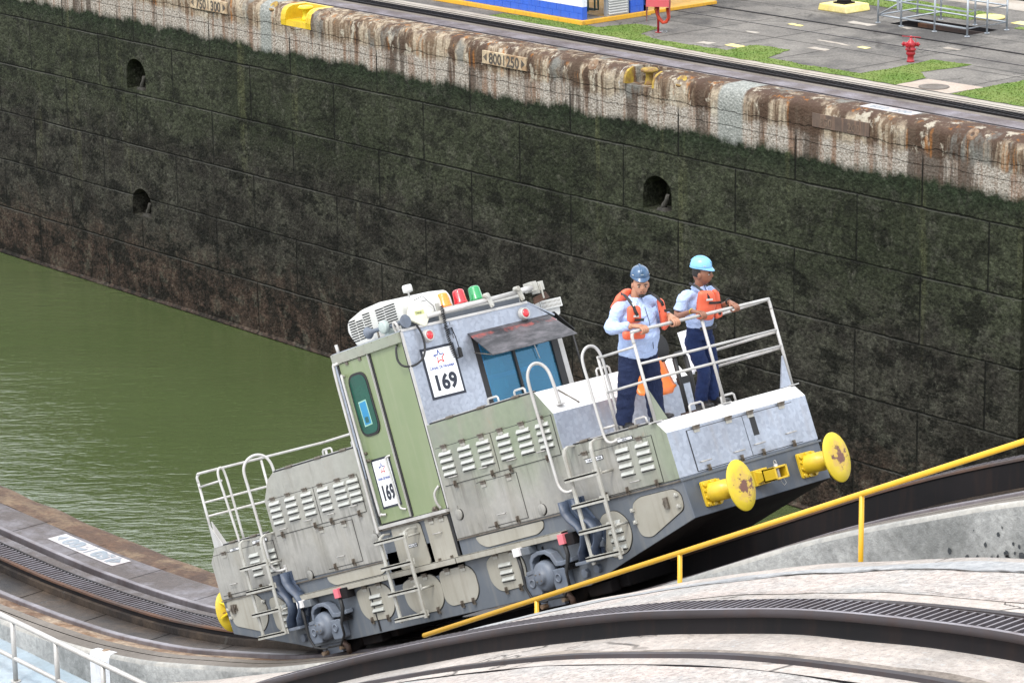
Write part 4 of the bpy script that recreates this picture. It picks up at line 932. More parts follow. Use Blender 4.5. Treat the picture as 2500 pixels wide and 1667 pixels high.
# underside machinery, wheels
for uc in (-2.5, -6.95):
    for v0 in (.20, 1.72):
        mb = MB(); mb.lathe([(.05, -.07), (.10, -.075), (.12, -.02), (.30, -.01), (.36, -.06), (.44, -.06), (.455, .04), (.41, .06), (.40, .03), (.05, .03)], (uc, v0+.05, -.63), (0, 1, 0), 36)
        L(mb, 'wheel', M['rail_dark'])
    mb = MB(); mb.cyl((uc, .2, -.63), (uc, 1.8, -.63), .08, n=14); mb.lathe([(.30, .9), (.34, .95), (.34, 1.15), (.30, 1.2)], (uc, 0, -.70), (0, 1, 0), 24); L(mb, 'axle', M['rail_dark'])
    mb = MB(); mb.box(uc-.9, uc+.9, .3, 1.7, -1.0, -.85); mb.box(uc+.35, uc+.75, .15, .3, -1.02, -.88); L(mb, 'gear_case', M['rail_dark'], .02)
    mb = MB(); mb.prism([(uc-.44, -.86), (uc+.02, -.86), (uc+.02, -1.03), (uc-.38, -1.03)], .06, .12, 'y'); L(mb, 'guard_plate', M['bogie'], .005)
    for du, dz in ((-.30, -1.0), (.10, -.97)):
        mb = MB(); mb.cyl((uc+du, -.02, dz), (uc+du, .12, dz), .03, n=6); L(mb, 'bolt', M['rust_strip'])
    mb = MB(); mb.tube([(uc+.15, .0, -.93), (uc+.22, -.03, -.90), (uc+.28, -.03, -.98), (uc+.24, 0, -1.05)], .035, 8); L(mb, 'sand_pipe', M['rack_rust'])
    # black inset painted for the shade in the wheel recess, and cast saddle
    ar = [(uc-.21, -.66), (uc-.21, -.50), (uc-.13, -.43), (uc+.10, -.42), (uc+.22, -.52), (uc+.24, -.66)]
    mb = MB(); mb.prism(rpoly(ar, .07), -.004, .05, 'y'); L(mb, 'wheel_recess_shade', M['black'])
    mb = MB()
    pth = [(uc-.30, -.585), (uc-.205, -.575), (uc-.19, -.47), (uc-.13, -.41), (uc-.02, -.385), (uc+.12, -.39), (uc+.22, -.44), (uc+.28, -.54), (uc+.36, -.55), (uc+.55, -.53)]
    inn = [(uc-.30, -.63), (uc-.165, -.62), (uc-.15, -.50), (uc-.10, -.455), (uc-.01, -.43), (uc+.10, -.435), (uc+.18, -.48), (uc+.24, -.59), (uc+.36, -.60), (uc+.55, -.58)]
    rs = [[(p[0], -.11, p[1]), (p[0], -.0, p[1]), (q[0], -.0, q[1]), (q[0], -.11, q[1])] for p, q in zip(pth, inn)]
    mb.rings(rs, 0, False); L(mb, 'saddle_arch', M['bogie'], .008)
    for s_, u0 in ((-1, uc-.235), (1, uc+.235)):
        mb = MB(); mb.prism(rpoly([(u0-.13, -.62), (u0+.13, -.62), (u0+.12, -.86), (u0-.10, -.86)], .03), -.10, .01, 'y'); o = L(mb, 'axle_lug', M['bogie'], .01)
        mb = MB(); mb.lathe([(.052, 0), (.052, .016), (.036, .018), (.034, .004)], (u0, -.10, -.72), (0, -1, 0), 16); L(mb, 'eye_ring', M['bogie'], parent=o)
        mb = MB(); mb.lathe([(.036, 0), (0, .003)], (u0, -.10, -.72), (0, -1, 0), 14); L(mb, 'eye_hole', M['black'], parent=o)
    mb = MB(); mb.lathe([(.175, -.02), (.175, .06), (.16, .11), (.125, .135), (.08, .14), (.08, .165), (.07, .172), (0, .172)], (uc-.01, -.01, -.67), (0, -1, 0), 30); dr = L(mb, 'axle_box', M['bogie'])
    for k in range(4):
        a = pi/4+k*pi/2; mb = MB(); mb.cyl((uc-.01+.055*cos(a), -.175, -.67+.055*sin(a)), (uc-.01+.055*cos(a), -.19, -.67+.055*sin(a)), .009, n=6); L(mb, 'cap_bolt', M['hw'], parent=dr)
    for k in range(4): mb = MB(); mb.box(uc+.30, uc+.50, -.09, 0, -.605-k*.018, -.596-k*.018); L(mb, 'spring_leaf', M['rail_dark'])
    # sand hoses and their connection boxes
    mb = MB(); mb.tube([(uc-.36, -.11, -.38), (uc-.34, -.12, -.55), (uc-.36, -.12, -.75), (uc-.30, -.11, -.90), (uc-.10, -.08, -.95)], [.024, .02, .016, .016, .014], 8); L(mb, 'sand_hose', M['seal'])
    mb = MB(); mb.tube([(uc+.50, -.11, -.36), (uc+.52, -.12, -.5), (uc+.44, -.14, -.68), (uc+.42, -.13, -.82), (uc+.25, -.10, -.93), (uc-.05, -.09, -.93)], [.026, .024, .017, .016, .014, .012], 8); L(mb, 'sand_hose', M['seal'])
    mb = MB(); mb.box(uc-.39, uc-.28, -.15, -.06, -.39, -.30); o = L(mb, 'connector_box', M['white_box'], .004)
    mb = MB(); mb.box(uc-.28, uc-.13, -.12, 0, -.40, -.31); L(mb, 'socket', M['frame_blue'], .01, parent=o)
    mb = MB(); mb.box(uc+.45, uc+.545, -.15, -.06, -.375, -.262); o = L(mb, 'connector_box', M['pink_tag'], .004)
    mb = MB(); mb.box(uc+.545, uc+.68, -.12, 0, -.40, -.27); L(mb, 'socket', M['rail_dark'], .01, parent=o)
    for du, dz in (((.60), -.74), ((.82), -.72)) if uc > -5 else ((-.62, -.76),):
        mb = MB(); mb.cyl((uc+du, -.035, dz), (uc+du, .02, dz), .055, n=6); L(mb, 'hex_bolt', M['bogie'], .006)
    mb = MB(); mb.box(uc+.98 if uc < -5 else uc-.05, uc+1.0 if uc < -5 else uc-.03, -.004, .02, -.88, -.35); L(mb, 'chassis_seam', M['seal'])
# S shaped winch guides
for uo in (0, -5.87):
    for k, du in enumerate((0, .23)):
        cl = [(-1.86, .075), (-1.86, -.05), (-1.80, -.14), (-1.70, -.22), (-1.64, -.33), (-1.68, -.43), (-1.755, -.50), (-1.77, -.60)]
        rs = []
        for i, (u, z) in enumerate(cl):
            a = Vector(cl[max(i-1, 0)]); b = Vector(cl[min(i+1, len(cl)-1)]); d = (b-a).normalized(); nx, nz = -d.y*.012, d.x*.012
            rs.append([(u+uo+du-nx, -.16, z-nz), (u+uo+du+nx, -.16, z+nz), (u+uo+du+nx, 0, z+nz), (u+uo+du-nx, 0, z-nz)])
        mb = MB(); mb.rings(rs, 0, True); L(mb, 'curved_bracket', M['bracket_blue'])
    mb = MB(); mb.prism([(-1.9+uo, .08), (-1.60+uo, .08), (-1.60+uo, -.03), (-1.50+uo, -.18), (-1.38+uo, -.33), (-1.43+uo, -.45), (-1.52+uo, -.6), (-1.78+uo, -.6), (-1.70+uo, -.40), (-1.68+uo, -.3), (-1.86+uo, -.06)], -.03, .0, 'y'); L(mb, 'bracket_plate', M['bracket_blue'])
    mb = MB(); mb.box(-1.84+uo, -1.5+uo, -.17, 0, -.635, -.60); L(mb, 'bracket_foot', M['bogie'], .004)
    mb = MB(); mb.tube([(-1.46+uo, -.05, -.5), (-1.46+uo, -.03, -.42), (-1.44+uo, -.02, -.4)], .03, 8); L(mb, 'guide_pin', M['bogie'])
# hoods
def sidefn(nx, nz): return 2 if nz > .3 else (1 if nx > .5 else 0)  # upward faces take the highlight-whitened sheet
HM = [M['hull'], M['alu'], M['alu_white']]
def hood(name, poly, bev=.008):
    mb = MB(); mb.prism(poly, 0, W_, 'y', 0, sidefn); return L(mb, name, HM, bev)
hood('rear_low_hood', [(-7.62, -.07), (-9.2, -.07), (-9.215, .43), (-9.05, .60), (-7.62, .60)])
hood('rear_hood', [(-5.44, -.075), (-7.628, -.05), (-7.66, .99), (-7.47, 1.235), (-7.33, 1.297), (-5.44, 1.297)])
hood('front_hood', [(-4.012, -.045), (-4.012, 1.30), (-1.955, 1.298), (-1.735, 1.02), (-1.735, -.035)])
hood('front_low_hood', [(-1.733, -.012), (-1.733, .63), (-.14, .63), (-.016, .495), (0, 0)])
mb = MB(); mb.box(-5.45, -4.0, .012, 2.04, -.4, .33); L(mb, 'cab_underframe', M['frame_blue'], .004)
# seams along hood bottoms
for (a, b, z) in ((-9.2, -7.64, -.082), (-7.62, -5.45, -.083), (-4.0, -1.74, -.05), (-1.73, 0, -.018)):
    mb = MB(); mb.box(a, b, -.012, .02, z-.012, z+.004); L(mb, 'drip_edge', M['hw'])
R4 = (.958, .88, .802, .726)
def hl(a, b, n): return [a+(b-a)*(i+.5)/n for i in range(n)]
panel('louvered_door', rect(-3.955, -2.905, .575, 1.01), M['hull'], (-3.92, -3.552, -3.19), R4, hinges=[(-3.78, 1.01), (-3.42, 1.01), (-3.06, 1.01)], latches=[(-3.74, .575), (-3.02, .575)], handles=[(-3.74, .655), (-3.15, .66)])
panel('louvered_door', rect(-2.885, -1.785, .575, 1.01), M['hull'], (-2.81, -2.44, -2.09), R4, hinges=[(-2.7, 1.01), (-2.3, 1.01), (-1.95, 1.01)], latches=[(-2.68, .575), (-2.0, .575)], handles=[(-2.62, .66), (-2.07, .66)])
panel('louvered_door', rect(-7.575, -6.555, .54, .985), M['hull'], (-7.567, -7.209, -6.845), (.954, .875, .796, .716), hinges=[(-7.45, .985), (-7.1, .985), (-6.72, .985)], latches=[(-7.42, .54), (-6.68, .54)], handles=[(-7.38, .60), (-6.8, .62)])
panel('louvered_door', rect(-6.535, -5.6, .54, .985), M['hull'], (-6.474, -6.12, -5.83), (.954, .875, .796, .716), hinges=[(-6.38, .985), (-6.0, .985), (-5.68, .985)], latches=[(-6.32, .54), (-5.72, .54)], handles=[(-6.3, .62), (-5.8, .64)])
panel('access_door', rect(-3.38, -2.635, 0, .51), M['hull'], hinges=[(-3.25, .5), (-2.77, .5)], latches=[(-3.2, .01), (-2.8, .01)], handles=[(-3.06, .11)], t=.007)
panel('access_door', rect(-6.665, -5.935, -.015, .487), M['hull'], hinges=[(-6.6, .48), (-6.1, .48)], latches=[(-6.5, .0), (-6.1, .0)], handles=[(-6.33, .10)], t=.007)
panel('louvered_door', rect(-1.50, -.262, .012, .51), M['hull'], (-.893, -.557), (.465, .383, .298, .214), .255, hinges=[(-1.38, .51), (-.45, .51)], latches=[(-.84, .02), (-.35, .02), (-1.2, .02)], handles=[(-.68, .09)], t=.009)
panel('louvered_door', rect(-9.12, -7.70, -.02, .50), M['hull'], (-8.31, -7.93), (.405, .325, .245, .165), .255, hinges=[(-8.85, .50), (-8.0, .5)], latches=[(-8.95, -.02), (-8.2, -.02)], handles=[(-8.8, .1)], t=.009)
for (u, z) in ((-3.844, .225), (-2.352, .045), (-5.568, .20), (-7.10, -.03)):
    mb = MB(); mb.lathe([(.062, 0), (.062, .014), (.055, .018), (0, .018)], (u, 0, z), (0, -1, 0), 24); mb.box(u-.006, u+.006, -.01, 0, z+.07, z+.10)
    L(mb, 'round_cap', M['hull'])
    mb = MB(); mb.lathe([(.066, 0), (0, .004)], (u+.012, 0, z-.004), (0, -1, 0), 24); L(mb, 'cap_shadow', M['seal'])  # offset dark disc stands in for the cap's cast shadow
# tan chassis panels
def tan(poly, r=.1, cols=(), rows=(), lw=.27, hinges=(), latches=(), name='chassis_panel'):
    return panel(name, poly, M['panel_tan'], cols, rows, lw, hinges, latches, t=.012, r=r, y0=.012)
tan([(-6.77, -.10), (-5.52, -.10), (-5.53, -.19), (-5.62, -.225), (-6.62, -.225), (-6.74, -.17)], .05)
tan([(-3.68, -.075), (-2.40, -.075), (-2.42, -.15), (-2.55, -.205), (-3.5, -.215), (-3.62, -.16)], .05)
tan([(-9.13, -.09), (-8.40, -.09), (-8.22, -.26), (-8.27, -.45), (-8.44, -.575), (-9.05, -.42)], .08, hinges=[], latches=[(-8.9, -.19)])
tan([(-8.15, -.18), (-7.93, -.19), (-7.72, -.36), (-7.72, -.55), (-7.87, -.64), (-8.12, -.60)], .1, (-8.0,), (-.30, -.38, -.46, -.54), .25)
tan([(-6.26, -.36), (-6.10, -.33), (-5.66, -.33), (-5.53, -.46), (-5.54, -.64), (-5.68, -.75), (-6.10, -.74), (-6.24, -.62)], .11, (-6.015,), (-.438, -.522, -.603), .27, hinges=[(-6.05, -.33), (-5.75, -.33)], latches=[(-6.05, -.73), (-5.72, -.74)])
tan([(-5.30, -.40), (-5.15, -.36), (-4.68, -.355), (-4.54, -.48), (-4.55, -.68), (-4.68, -.79), (-5.12, -.79), (-5.29, -.66)], .11, hinges=[(-5.05, -.36), (-4.8, -.36)], latches=[(-4.95, -.79), (-4.70, -.78)])
tan([(-4.54, -.355), (-3.97, -.355), (-3.86, -.46), (-3.86, -.66), (-3.96, -.77), (-4.44, -.775), (-4.54, -.70)], .10, hinges=[(-4.35, -.36), (-4.05, -.36)], latches=[(-4.22, -.77), (-4.0, -.765)])
tan([(-3.61, -.38), (-3.48, -.315), (-3.04, -.315), (-2.92, -.45), (-2.93, -.62), (-3.05, -.73), (-3.46, -.74), (-3.6, -.62)], .11, (-3.40,), (-.425, -.508, -.588), .27, hinges=[(-3.4, -.315), (-3.1, -.315)], latches=[(-3.35, -.73), (-3.08, -.73)])
tan([(-1.40, -.17), (-1.16, -.15), (-1.0, -.28), (-.985, -.46), (-1.10, -.61), (-1.36, -.66), (-1.50, -.55), (-1.5, -.3)], .1, (-1.36,), (-.26, -.35, -.44, -.53), .27)
tan([(-.86, -.14), (-.72, -.085), (-.16, -.085), (-.06, -.15), (-.06, -.31), (-.68, -.525), (-.84, -.49), (-.88, -.33)], .07)
for (u, z) in ((-.12, -.15), (-.12, -.27), (-.865, -.20), (-.865, -.33), (-9.1, -.20), (-9.08, -.31), (-8.26, -.2), (-8.26, -.34)):
    mb = MB(); mb.box(u-.03, u+.03, -.02, .0, z-.018, z+.018); mb.cyl((u, -.02, z-.022), (u, -.02, z+.022), .008, n=8); L(mb, 'panel_hinge', M['ladder'])
for u in (-.30, -8.97):
    mb = MB(); mb.box(u-.03, u+.03, -.03, .0, -.27, -.15); mb.tube([(u-.015, -.03, -.17), (u-.015, -.045, -.21), (u-.015, -.03, -.25)], .008, 6); L(mb, 'panel_latch', M['hw'], .006)
# panels under the cab
panel('step_panel', rpoly([(-5.22, .265), (-4.64, .255), (-4.61, -.235), (-5.22, -.235)], .05), M['panel_tan'], t=.012, y0=.012)
panel('step_panel', rpoly([(-4.54, .265), (-4.09, .25), (-4.08, -.255), (-4.53, -.255)], .03), M['panel_tan'], t=.012, y0=.012, hinges=[(-4.4, .25), (-4.2, .25)], latches=[(-4.42, -.24), (-4.18, -.24)], handles=[(-4.33, .08)])
mb = MB(); mb.box(-4.075, -4.03, .0, .03, -.29, .27); L(mb, 'gap_shade', M['seal'])  # black strip painted for the shade inside the gap
mb = MB(); mb.box(-5.44, -4.02, -.05, .02, .285, .325); mb.box(-5.43, -4.03, -.03, .02, .262, .285, 1); L(mb, 'door_sill', [M['pipe'], M['hw']], .003)
for (a, b) in ((-7.48, -5.50), (-5.49, -4.04), (-4.02, -2.04)):
    mb = MB(); mb.box(a, b, -.09, .012, -.245, -.235); mb.box(a, b, -.09, -.08, -.305, -.235); L(mb, 'side_step', M['panel_tan'], .003)
# side ladders
def ladder(uL, uR, ztop, zb, treads, name='ladder'):
    g = None
    root = MB()
    def stringer(u, v):
        return [(u, 0.0, ztop+.005), (u, v*.55, ztop+.012), (u, v*.9, ztop-.015), (u, v, ztop-.075), (u, v, zb)]
    for u, v in ((uL, -.155), (uR, -.20)):
        pts = stringer(u, v); rs = []
        for i, p in enumerate(pts):
            a = Vector(pts[max(i-1, 0)]); b = Vector(pts[min(i+1, len(pts)-1)]); d = (b-a).normalized(); nn = Vector((0, -d.z, d.y))*.011; p = Vector(p); s_ = Vector((.024, 0, 0))
            rs.append([p-s_-nn, p+s_-nn, p+s_+nn, p-s_+nn])
        mb = MB(); mb.rings(rs, 0, False); L(mb, 'ladder_stringer', M['ladder'], .003)
    for z in treads:
        mb = MB(); mb.box(uL-.045, uR+.01, -.215, -.165, z-.012, z+.012); mb.box(uL-.045, uR+.01, -.215, -.207, z-.035, z+.01)
        for k in range(9): mb.box(uL-.02+k*(uR-uL)/9, uL+.0+k*(uR-uL)/9, -.21, -.17, z+.012, z+.017)
        o = L(mb, 'ladder_step', M['ladder'], .002)
        mb = MB(); mb.box(uR-.10, uR+.05, -.185, -.178, z-.035, z+.035); mb.cyl((uR-.07, -.19, z), (uR-.07, -.18, z), .010, n=6); mb.cyl((uR+.04, -.19, z), (uR+.04, -.18, z), .010, n=6); L(mb, 'step_bracket', M['ladder'], .002, parent=o)
    for z in (treads[0]-.02, treads[2]-.02):
        mb = MB(); mb.cyl((uR+.03, -.18, z), (uR+.03, 0, z), .014, n=8); L(mb, 'standoff', M['ladder'])
ladder(-1.545, -1.03, .618, -.665, (.29, 0.0, -.288, -.582))
ladder(-5.28, -4.72, .205, -.83, (.154, -.157, -.47, -.776))
ladder(-8.23, -7.665, .580, -.65, (.258, -.04, -.332, -.622))
# grab hoops (tubes)
def tube(name, pts, r=.021, mat='pipe', n=10, sm=True):
    if sm:
        q = [Vector(p) for p in pts]; out = []
        for i in range(len(q)-1):
            p0 = q[max(i-1, 0)]; p1 = q[i]; p2 = q[i+1]; p3 = q[min(i+2, len(q)-1)]
            for k in range(4):
                t = k/4; out.append(.5*((2*p1)+(-p0+p2)*t+(2*p0-5*p1+4*p2-p3)*t*t+(-p0+3*p1-3*p2+p3)*t**3))
        out.append(q[-1]); pts = out
    mb = MB(); mb.tube(pts, r, n); return L(mb, name, M[mat])
tube('grab_hoop', [(-1.74, 0.0, .165), (-1.80, -.055, .16), (-1.88, -.065, .235), (-1.905, -.06, .42), (-1.925, -.06, 1.10), (-1.93, -.06, 1.43), (-1.92, -.02, 1.55), (-1.90, .05, 1.60), (-1.87, .12, 1.58), (-1.83, .16, 1.50), (-1.80, .165, 1.36), (-1.78, .165, 1.10)], 0.0184)
mb = MB(); mb.box(-1.85, -1.74, .12, .21, 1.095, 1.11); L(mb, 'hoop_foot', M['pipe'], .003)
tube('grab_hoop', [(-.80, 0.0, .56), (-.86, -.05, .55), (-.92, -.06, .60), (-.94, -.06, .77), (-.947, -.06, 1.2), (-.95, -.06, 1.46), (-.94, -.02, 1.56), (-.92, .05, 1.60), (-.90, .12, 1.57), (-.885, .155, 1.46), (-.88, .16, 1.2), (-.88, .16, .64)], 0.0168)
mb = MB(); mb.box(-.84, -.74, -.014, 0, .53, .58); L(mb, 'hoop_foot', M['pipe'], .003)
tube('grab_hoop', [(-7.58, 0.0, .12), (-7.64, -.055, .115), (-7.74, -.065, .15), (-7.80, -.06, .26), (-7.82, -.06, .7), (-7.84, -.06, 1.2), (-7.84, -.06, 1.42), (-7.82, 0, 1.53), (-7.78, .10, 1.575), (-7.74, .20, 1.55), (-7.71, .26, 1.46), (-7.70, .28, 1.3), (-7.69, .28, .8)], 0.0184)
mb = MB(); mb.box(-7.60, -7.56, -.014, 0, .07, .17); L(mb, 'hoop_foot', M['pipe'], .003)
tube('grab_hoop', [(-8.44, 0.0, .57), (-8.46, 0, .8), (-8.50, 0, 1.2), (-8.525, 0, 1.46), (-8.52, .03, 1.545), (-8.50, .065, 1.545), (-8.50, .09, 1.46), (-8.48, .09, 1.2), (-8.47, .09, .62)], 0.0160)
# front railing
def gusset(u, v, w, mat='alu', s_=1):
    mb = MB(); mb.prism([(v-.0, w), (v+.16*s_, w), (v+.01*s_, w+.34)], u-.012, u+.012, 'x'); L(mb, 'gusset', M[mat], .002)
UF = -.16
for k, v in enumerate((.02, 1.03, 2.05)):
    tube('rail_post', [(UF, v, .63), (UF, v, 1.57 if k == 1 else 1.50)] , 0.0176, sm=False)
    mb = MB(); mb.box(UF-.05, UF+.05, v-.06, v+.06, .63, .642); L(mb, 'post_foot', M['pipe'], .003)
gusset(UF, .03, .635, 'hull'); gusset(UF, 2.03, .635, 'alu', -1)
tube('top_rail', [(UF, .02, 1.48), (UF, .02, 1.555), (UF, .045, 1.595), (UF, .10, 1.605), (UF, 1.0, 1.605), (UF, 1.97, 1.605), (UF, 2.03, 1.60), (UF, 2.05, 1.57), (UF, 2.05, 1.49)], 0.0180)
for z in (1.26, 1.078): tube('mid_rail', [(UF, .02, z), (UF, 2.05, z)], 0.0152, sm=False)
# near side railing back to the hoop
tube('rail_post', [(-.80, .03, .63), (-.795, .03, 1.47)], 0.0160, sm=False)
for z in (1.45, 1.072): tube('side_rail', [(-.795, .03, z), (UF, .03, z)], 0.0144, sm=False)
tube('side_rail', [(-.94, -.05, .715), (-.80, .03, .715)], 0.0144, sm=False)
# far side railing
for z in (1.60, 1.24, 1.06): tube('side_rail', [(UF, 2.05, z), (-1.50, 2.05, z)], 0.0160, sm=False)
tube('rail_post', [(-1.50, 2.05, .63), (-1.50, 2.05, 1.60)], 0.0176, sm=False)
tube('rail_post', [(-1.30, 2.05, .63), (-1.28, 2.05, 1.24)], 0.0144, sm=False)
# rear railing
UR = -9.05
for k, v in enumerate((.02, 1.03, 2.05)):
    tube('rail_post', [(UR, v, .59), (UR, v, 1.48 if k != 1 else 1.54)], 0.0168, sm=False)
gusset(UR+.08, .0, .595, 'pipe'); mb = MB(); mb.prism([(UR+.0, .6), (UR+.22, .6), (UR+.02, .9)], -.002, .008, 'y'); L(mb, 'gusset', M['pipe'])
tube('top_rail', [(UR, .02, 1.45), (UR, .02, 1.52), (UR+.01, .05, 1.555), (UR+.02, .11, 1.565), (UR, 1.0, 1.565), (UR, 1.95, 1.565), (UR+.03, 2.04, 1.565), (UR+.10, 2.05, 1.565), (-7, 2.05, 1.565), (-5.45, 2.05, 1.565)], 0.0172)
for z in (1.19, 1.01): tube('mid_rail', [(UR, .02, z), (UR, 2.05, z)], 0.0148, sm=False)
tube('side_rail', [(UR, .02, 1.395), (-8.51, .02, 1.395)], 0.0148, sm=False)
for z in (1.19, 1.01): tube('side_rail', [(UR, 2.05, z), (-7.7, 2.05, z)], 0.0144, sm=False)
tube('rail_post', [(-7.1, 2.05, 1.29), (-7.1, 2.05, 1.565)], 0.0152, sm=False)
# hinge strips and lifting handles on hood tops
for (a, b, z, hs2) in ((-3.95, -1.98, 1.30, (-3.55, -2.95, -2.3)), (-7.30, -5.5, 1.30, (-6.95, -6.3, -5.75)), (-1.55, -.25, .633, (-1.35, -.5)), (-9.0, -7.8, .603, (-8.6, -8.1))):
    mb = MB(); mb.box(a, b, .0, .05, z-.004, z+.014); mb.box(a+.05, b-.05, .01, .07, z+.014, z+.022, 1); L(mb, 'hinge_strip', [M['seal'], M['pipe']])
    for u in hs2:
        mb = MB(); mb.box(u-.06, u+.06, -.006, .05, z-.005, z+.03); mb.cyl((u-.07, -.006, z+.012), (u+.07, -.006, z+.012), .012, n=8); L(mb, 'top_hinge', M['hw'], .003)
for (u, v, z) in ((-2.95, .2, 1.30), (-2.45, .2, 1.30), (-6.35, .2, 1.30), (-5.72, .2, 1.3), (-7.85, .3, .60), (-1.0, .25, .63), (-.5, .12, .63)): inst(STAPLE, 'lifting_handle', LOCO, (u, v, z))
for (v) in (.75, 1.22): inst(STAPLE, 'lifting_handle', LOCO, (-.30, v, .63), (0, 0, pi/2))
for (v) in (1.15, 1.55): inst(STAPLE, 'lifting_handle', LOCO, (-2.1, v, 1.30), (0, 0, pi/2))
# hatch on the whitened slope of the front hood
d_ = Vector((.22, -.278)).normalized()
def slope(t, v, o=.0): return (-1.955+d_.x*t+o*.78, v, 1.298+d_.y*t+o*.62)
mb = MB(); q = [slope(.07, .35, .006), slope(.29, .35, .006), slope(.29, 1.85, .006), slope(.07, 1.85, .006)]; q0 = [slope(.07, .35), slope(.29, .35), slope(.29, 1.85), slope(.07, 1.85)]
mb.rings([q0, q], 0, False); L(mb, 'sloping_hatch', M['alu_white'])
mb = MB(); mb.tube([slope(.05, .30, .01), slope(.30, .42, .012)], .008, 6); L(mb, 'hatch_stay', M['hw'])
# front panel: two doors with slot
def fdoor(v0, v1, z0, z1, u=.004, hin=(), lat=(), han=(), slot=None):
    # follow the lean of the nose face
    def U_(z): return -.016*(z/.495)+.001
    mb = MB()
    for g, t, mi in ((.007, .003, 1), (0, .011, 0)):
        a = [(U_(z)+t, v, z) for v, z in ((v0-g, z0-g), (v1+g, z0-g), (v1+g, z1+g), (v0-g, z1+g))]; b = [(p[0]-t, p[1], p[2]) for p in a]
        mb.rings([b, a], mi, False)
    if slot: a, b, c, d = slot; mb.rings([[(U_(z)+t, v, z) for v, z in ((a, c), (b, c), (b, d), (a, d))] for t in (.0, .0125)], 1, False)
    o = L(mb, 'nose_door', [M['alu'], M['seal']])
    for v, z in hin: inst(HINGE, 'hinge', o, (U_(z)+.011, v, z), (0, 0, pi/2))
    for v, z in lat: inst(LATCH, 'latch', o, (U_(z)+.011, v, z), (0, 0, pi/2))
    for v, z in han: inst(HANDLE, 'handle', o, (U_(z)+.011, v, z), (0, 0, pi/2))
fdoor(.272, 1.065, .024, .458, hin=[(.40, .47), (.87, .47)], lat=[(.42, .03), (.90, .03)], han=[(.40, .11), (.89, .11)])
fdoor(1.075, 1.82, .024, .458, hin=[(1.19, .47), (1.66, .47)], lat=[(1.22, .03), (1.68, .03)], han=[(1.20, .13), (1.68, .15)], slot=(1.163, 1.245, .222, .42))
# buffers
def buffer(u0, v, sgn=1):
    mb = MB(); rs = rpoly([(v-.13, -.36), (v+.08, -.37), (v+.13, -.33), (v+.13, -.12), (v+.09, -.095), (v-.13, -.09)], .02, 3)
    mb.prism(rs, min(u0, u0+sgn*.035), max(u0, u0+sgn*.035), 'x'); fl = L(mb, 'buffer_flange', M['yellow'], .005)
    for bv, bz in ((-.10, -.13), (-.105, -.19), (-.105, -.26), (-.10, -.33), (-.03, -.345), (.06, -.345), (.09, -.12), (0, -.115)):
        mb = MB(); mb.cyl((u0+sgn*.03, v+bv, bz), (u0+sgn*.06, v+bv, bz), .02, n=6); L(mb, 'flange_bolt', M['yellow'], parent=fl)
    mb = MB(); c = (u0, v, -.228); mb.lathe([(.115, .03), (.105, .05), (.105, .26), (.09, .265), (.085, .30), (.075, .305), (.075, .46)], c, (sgn, 0, 0), 28); L(mb, 'buffer_barrel', M['yellow'])
    mb = MB(); a = Vector((u0+sgn*.46, v, -.228)); rs = []
    for (k, h) in ((.35, -.03), (.985, .005), (1, .012), (1, .024), (.985, .030), (.6, .036), (0.001, .039)):
        rs.append([(a.x+sgn*h, a.y+.182*k*cos(t*2*pi/40), a.z+.272*k*sin(t*2*pi/40)) for t in range(40)])
    mb.rings(rs, 0, True); d = L(mb, 'buffer_disc', M['disc_face'])
    if sgn < 0:
        for t in range(6):
            an = t*pi/3+.3; mb = MB(); mb.prism([(a.x+.02, 0), (a.x+.16, 0), (a.x+.03, .18)], -.008, .008, 'y')
            for i, p in enumerate(mb.v): mb.v[i] = (p[0], a.y+p[2]*cos(an)-p[1]*sin(an), a.z+p[2]*sin(an)*1.2+p[1]*cos(an))
            L(mb, 'disc_rib', M['yellow_disc'], parent=d)
for v in (.335, 1.755): buffer(.035, v)
for v in (.335, 1.755): buffer(-9.17, v, -1)
# coupler
mb = MB(); mb.box(.03, .10, .93, 1.13, -.30, -.13); mb.box(.10, .22, .985, 1.015, -.26, -.17); mb.prism([(.06, -.29), (.24, -.25), (.24, -.18), (.06, -.14)], .95, .985, 'y'); mb.prism([(.06, -.29), (.24, -.25), (.24, -.18), (.06, -.14)], 1.06, 1.095, 'y'); cp = L(mb, 'coupler', M['yellow'], .006)
mb = MB(); mb.box(.22, .245, .93, 1.12, -.285, -.145); mb.box(.22, .42, .93, .955, -.285, -.145); mb.box(.22, .42, 1.095, 1.12, -.285, -.145); mb.box(.22, .42, .93, 1.12, -.165, -.145); mb.box(.22, .42, .93, 1.12, -.285, -.265); L(mb, 'coupler_jaw', M['yellow'], .004, cp)
mb = MB(); mb.cyl((.36, 1.02, -.30), (.36, 1.02, -.12), .022, n=12); L(mb, 'coupler_pin', M['pipe'], parent=cp)
mb = MB(); mb.tube([(.36+.02*cos(a), 1.02+.02*sin(a)*0, -.10+.02*sin(a)) for a in [k*pi/6 for k in range(13)]], .004, 5); L(mb, 'pin_ring', M['pipe'], parent=cp)
mb = MB(); mb.tube([(.36, 1.02, -.28), (.36, 1.06, -.36), (.34, 1.12, -.34), (.3, 1.13, -.27)], .004, 5); L(mb, 'pin_chain', M['pipe'], parent=cp)
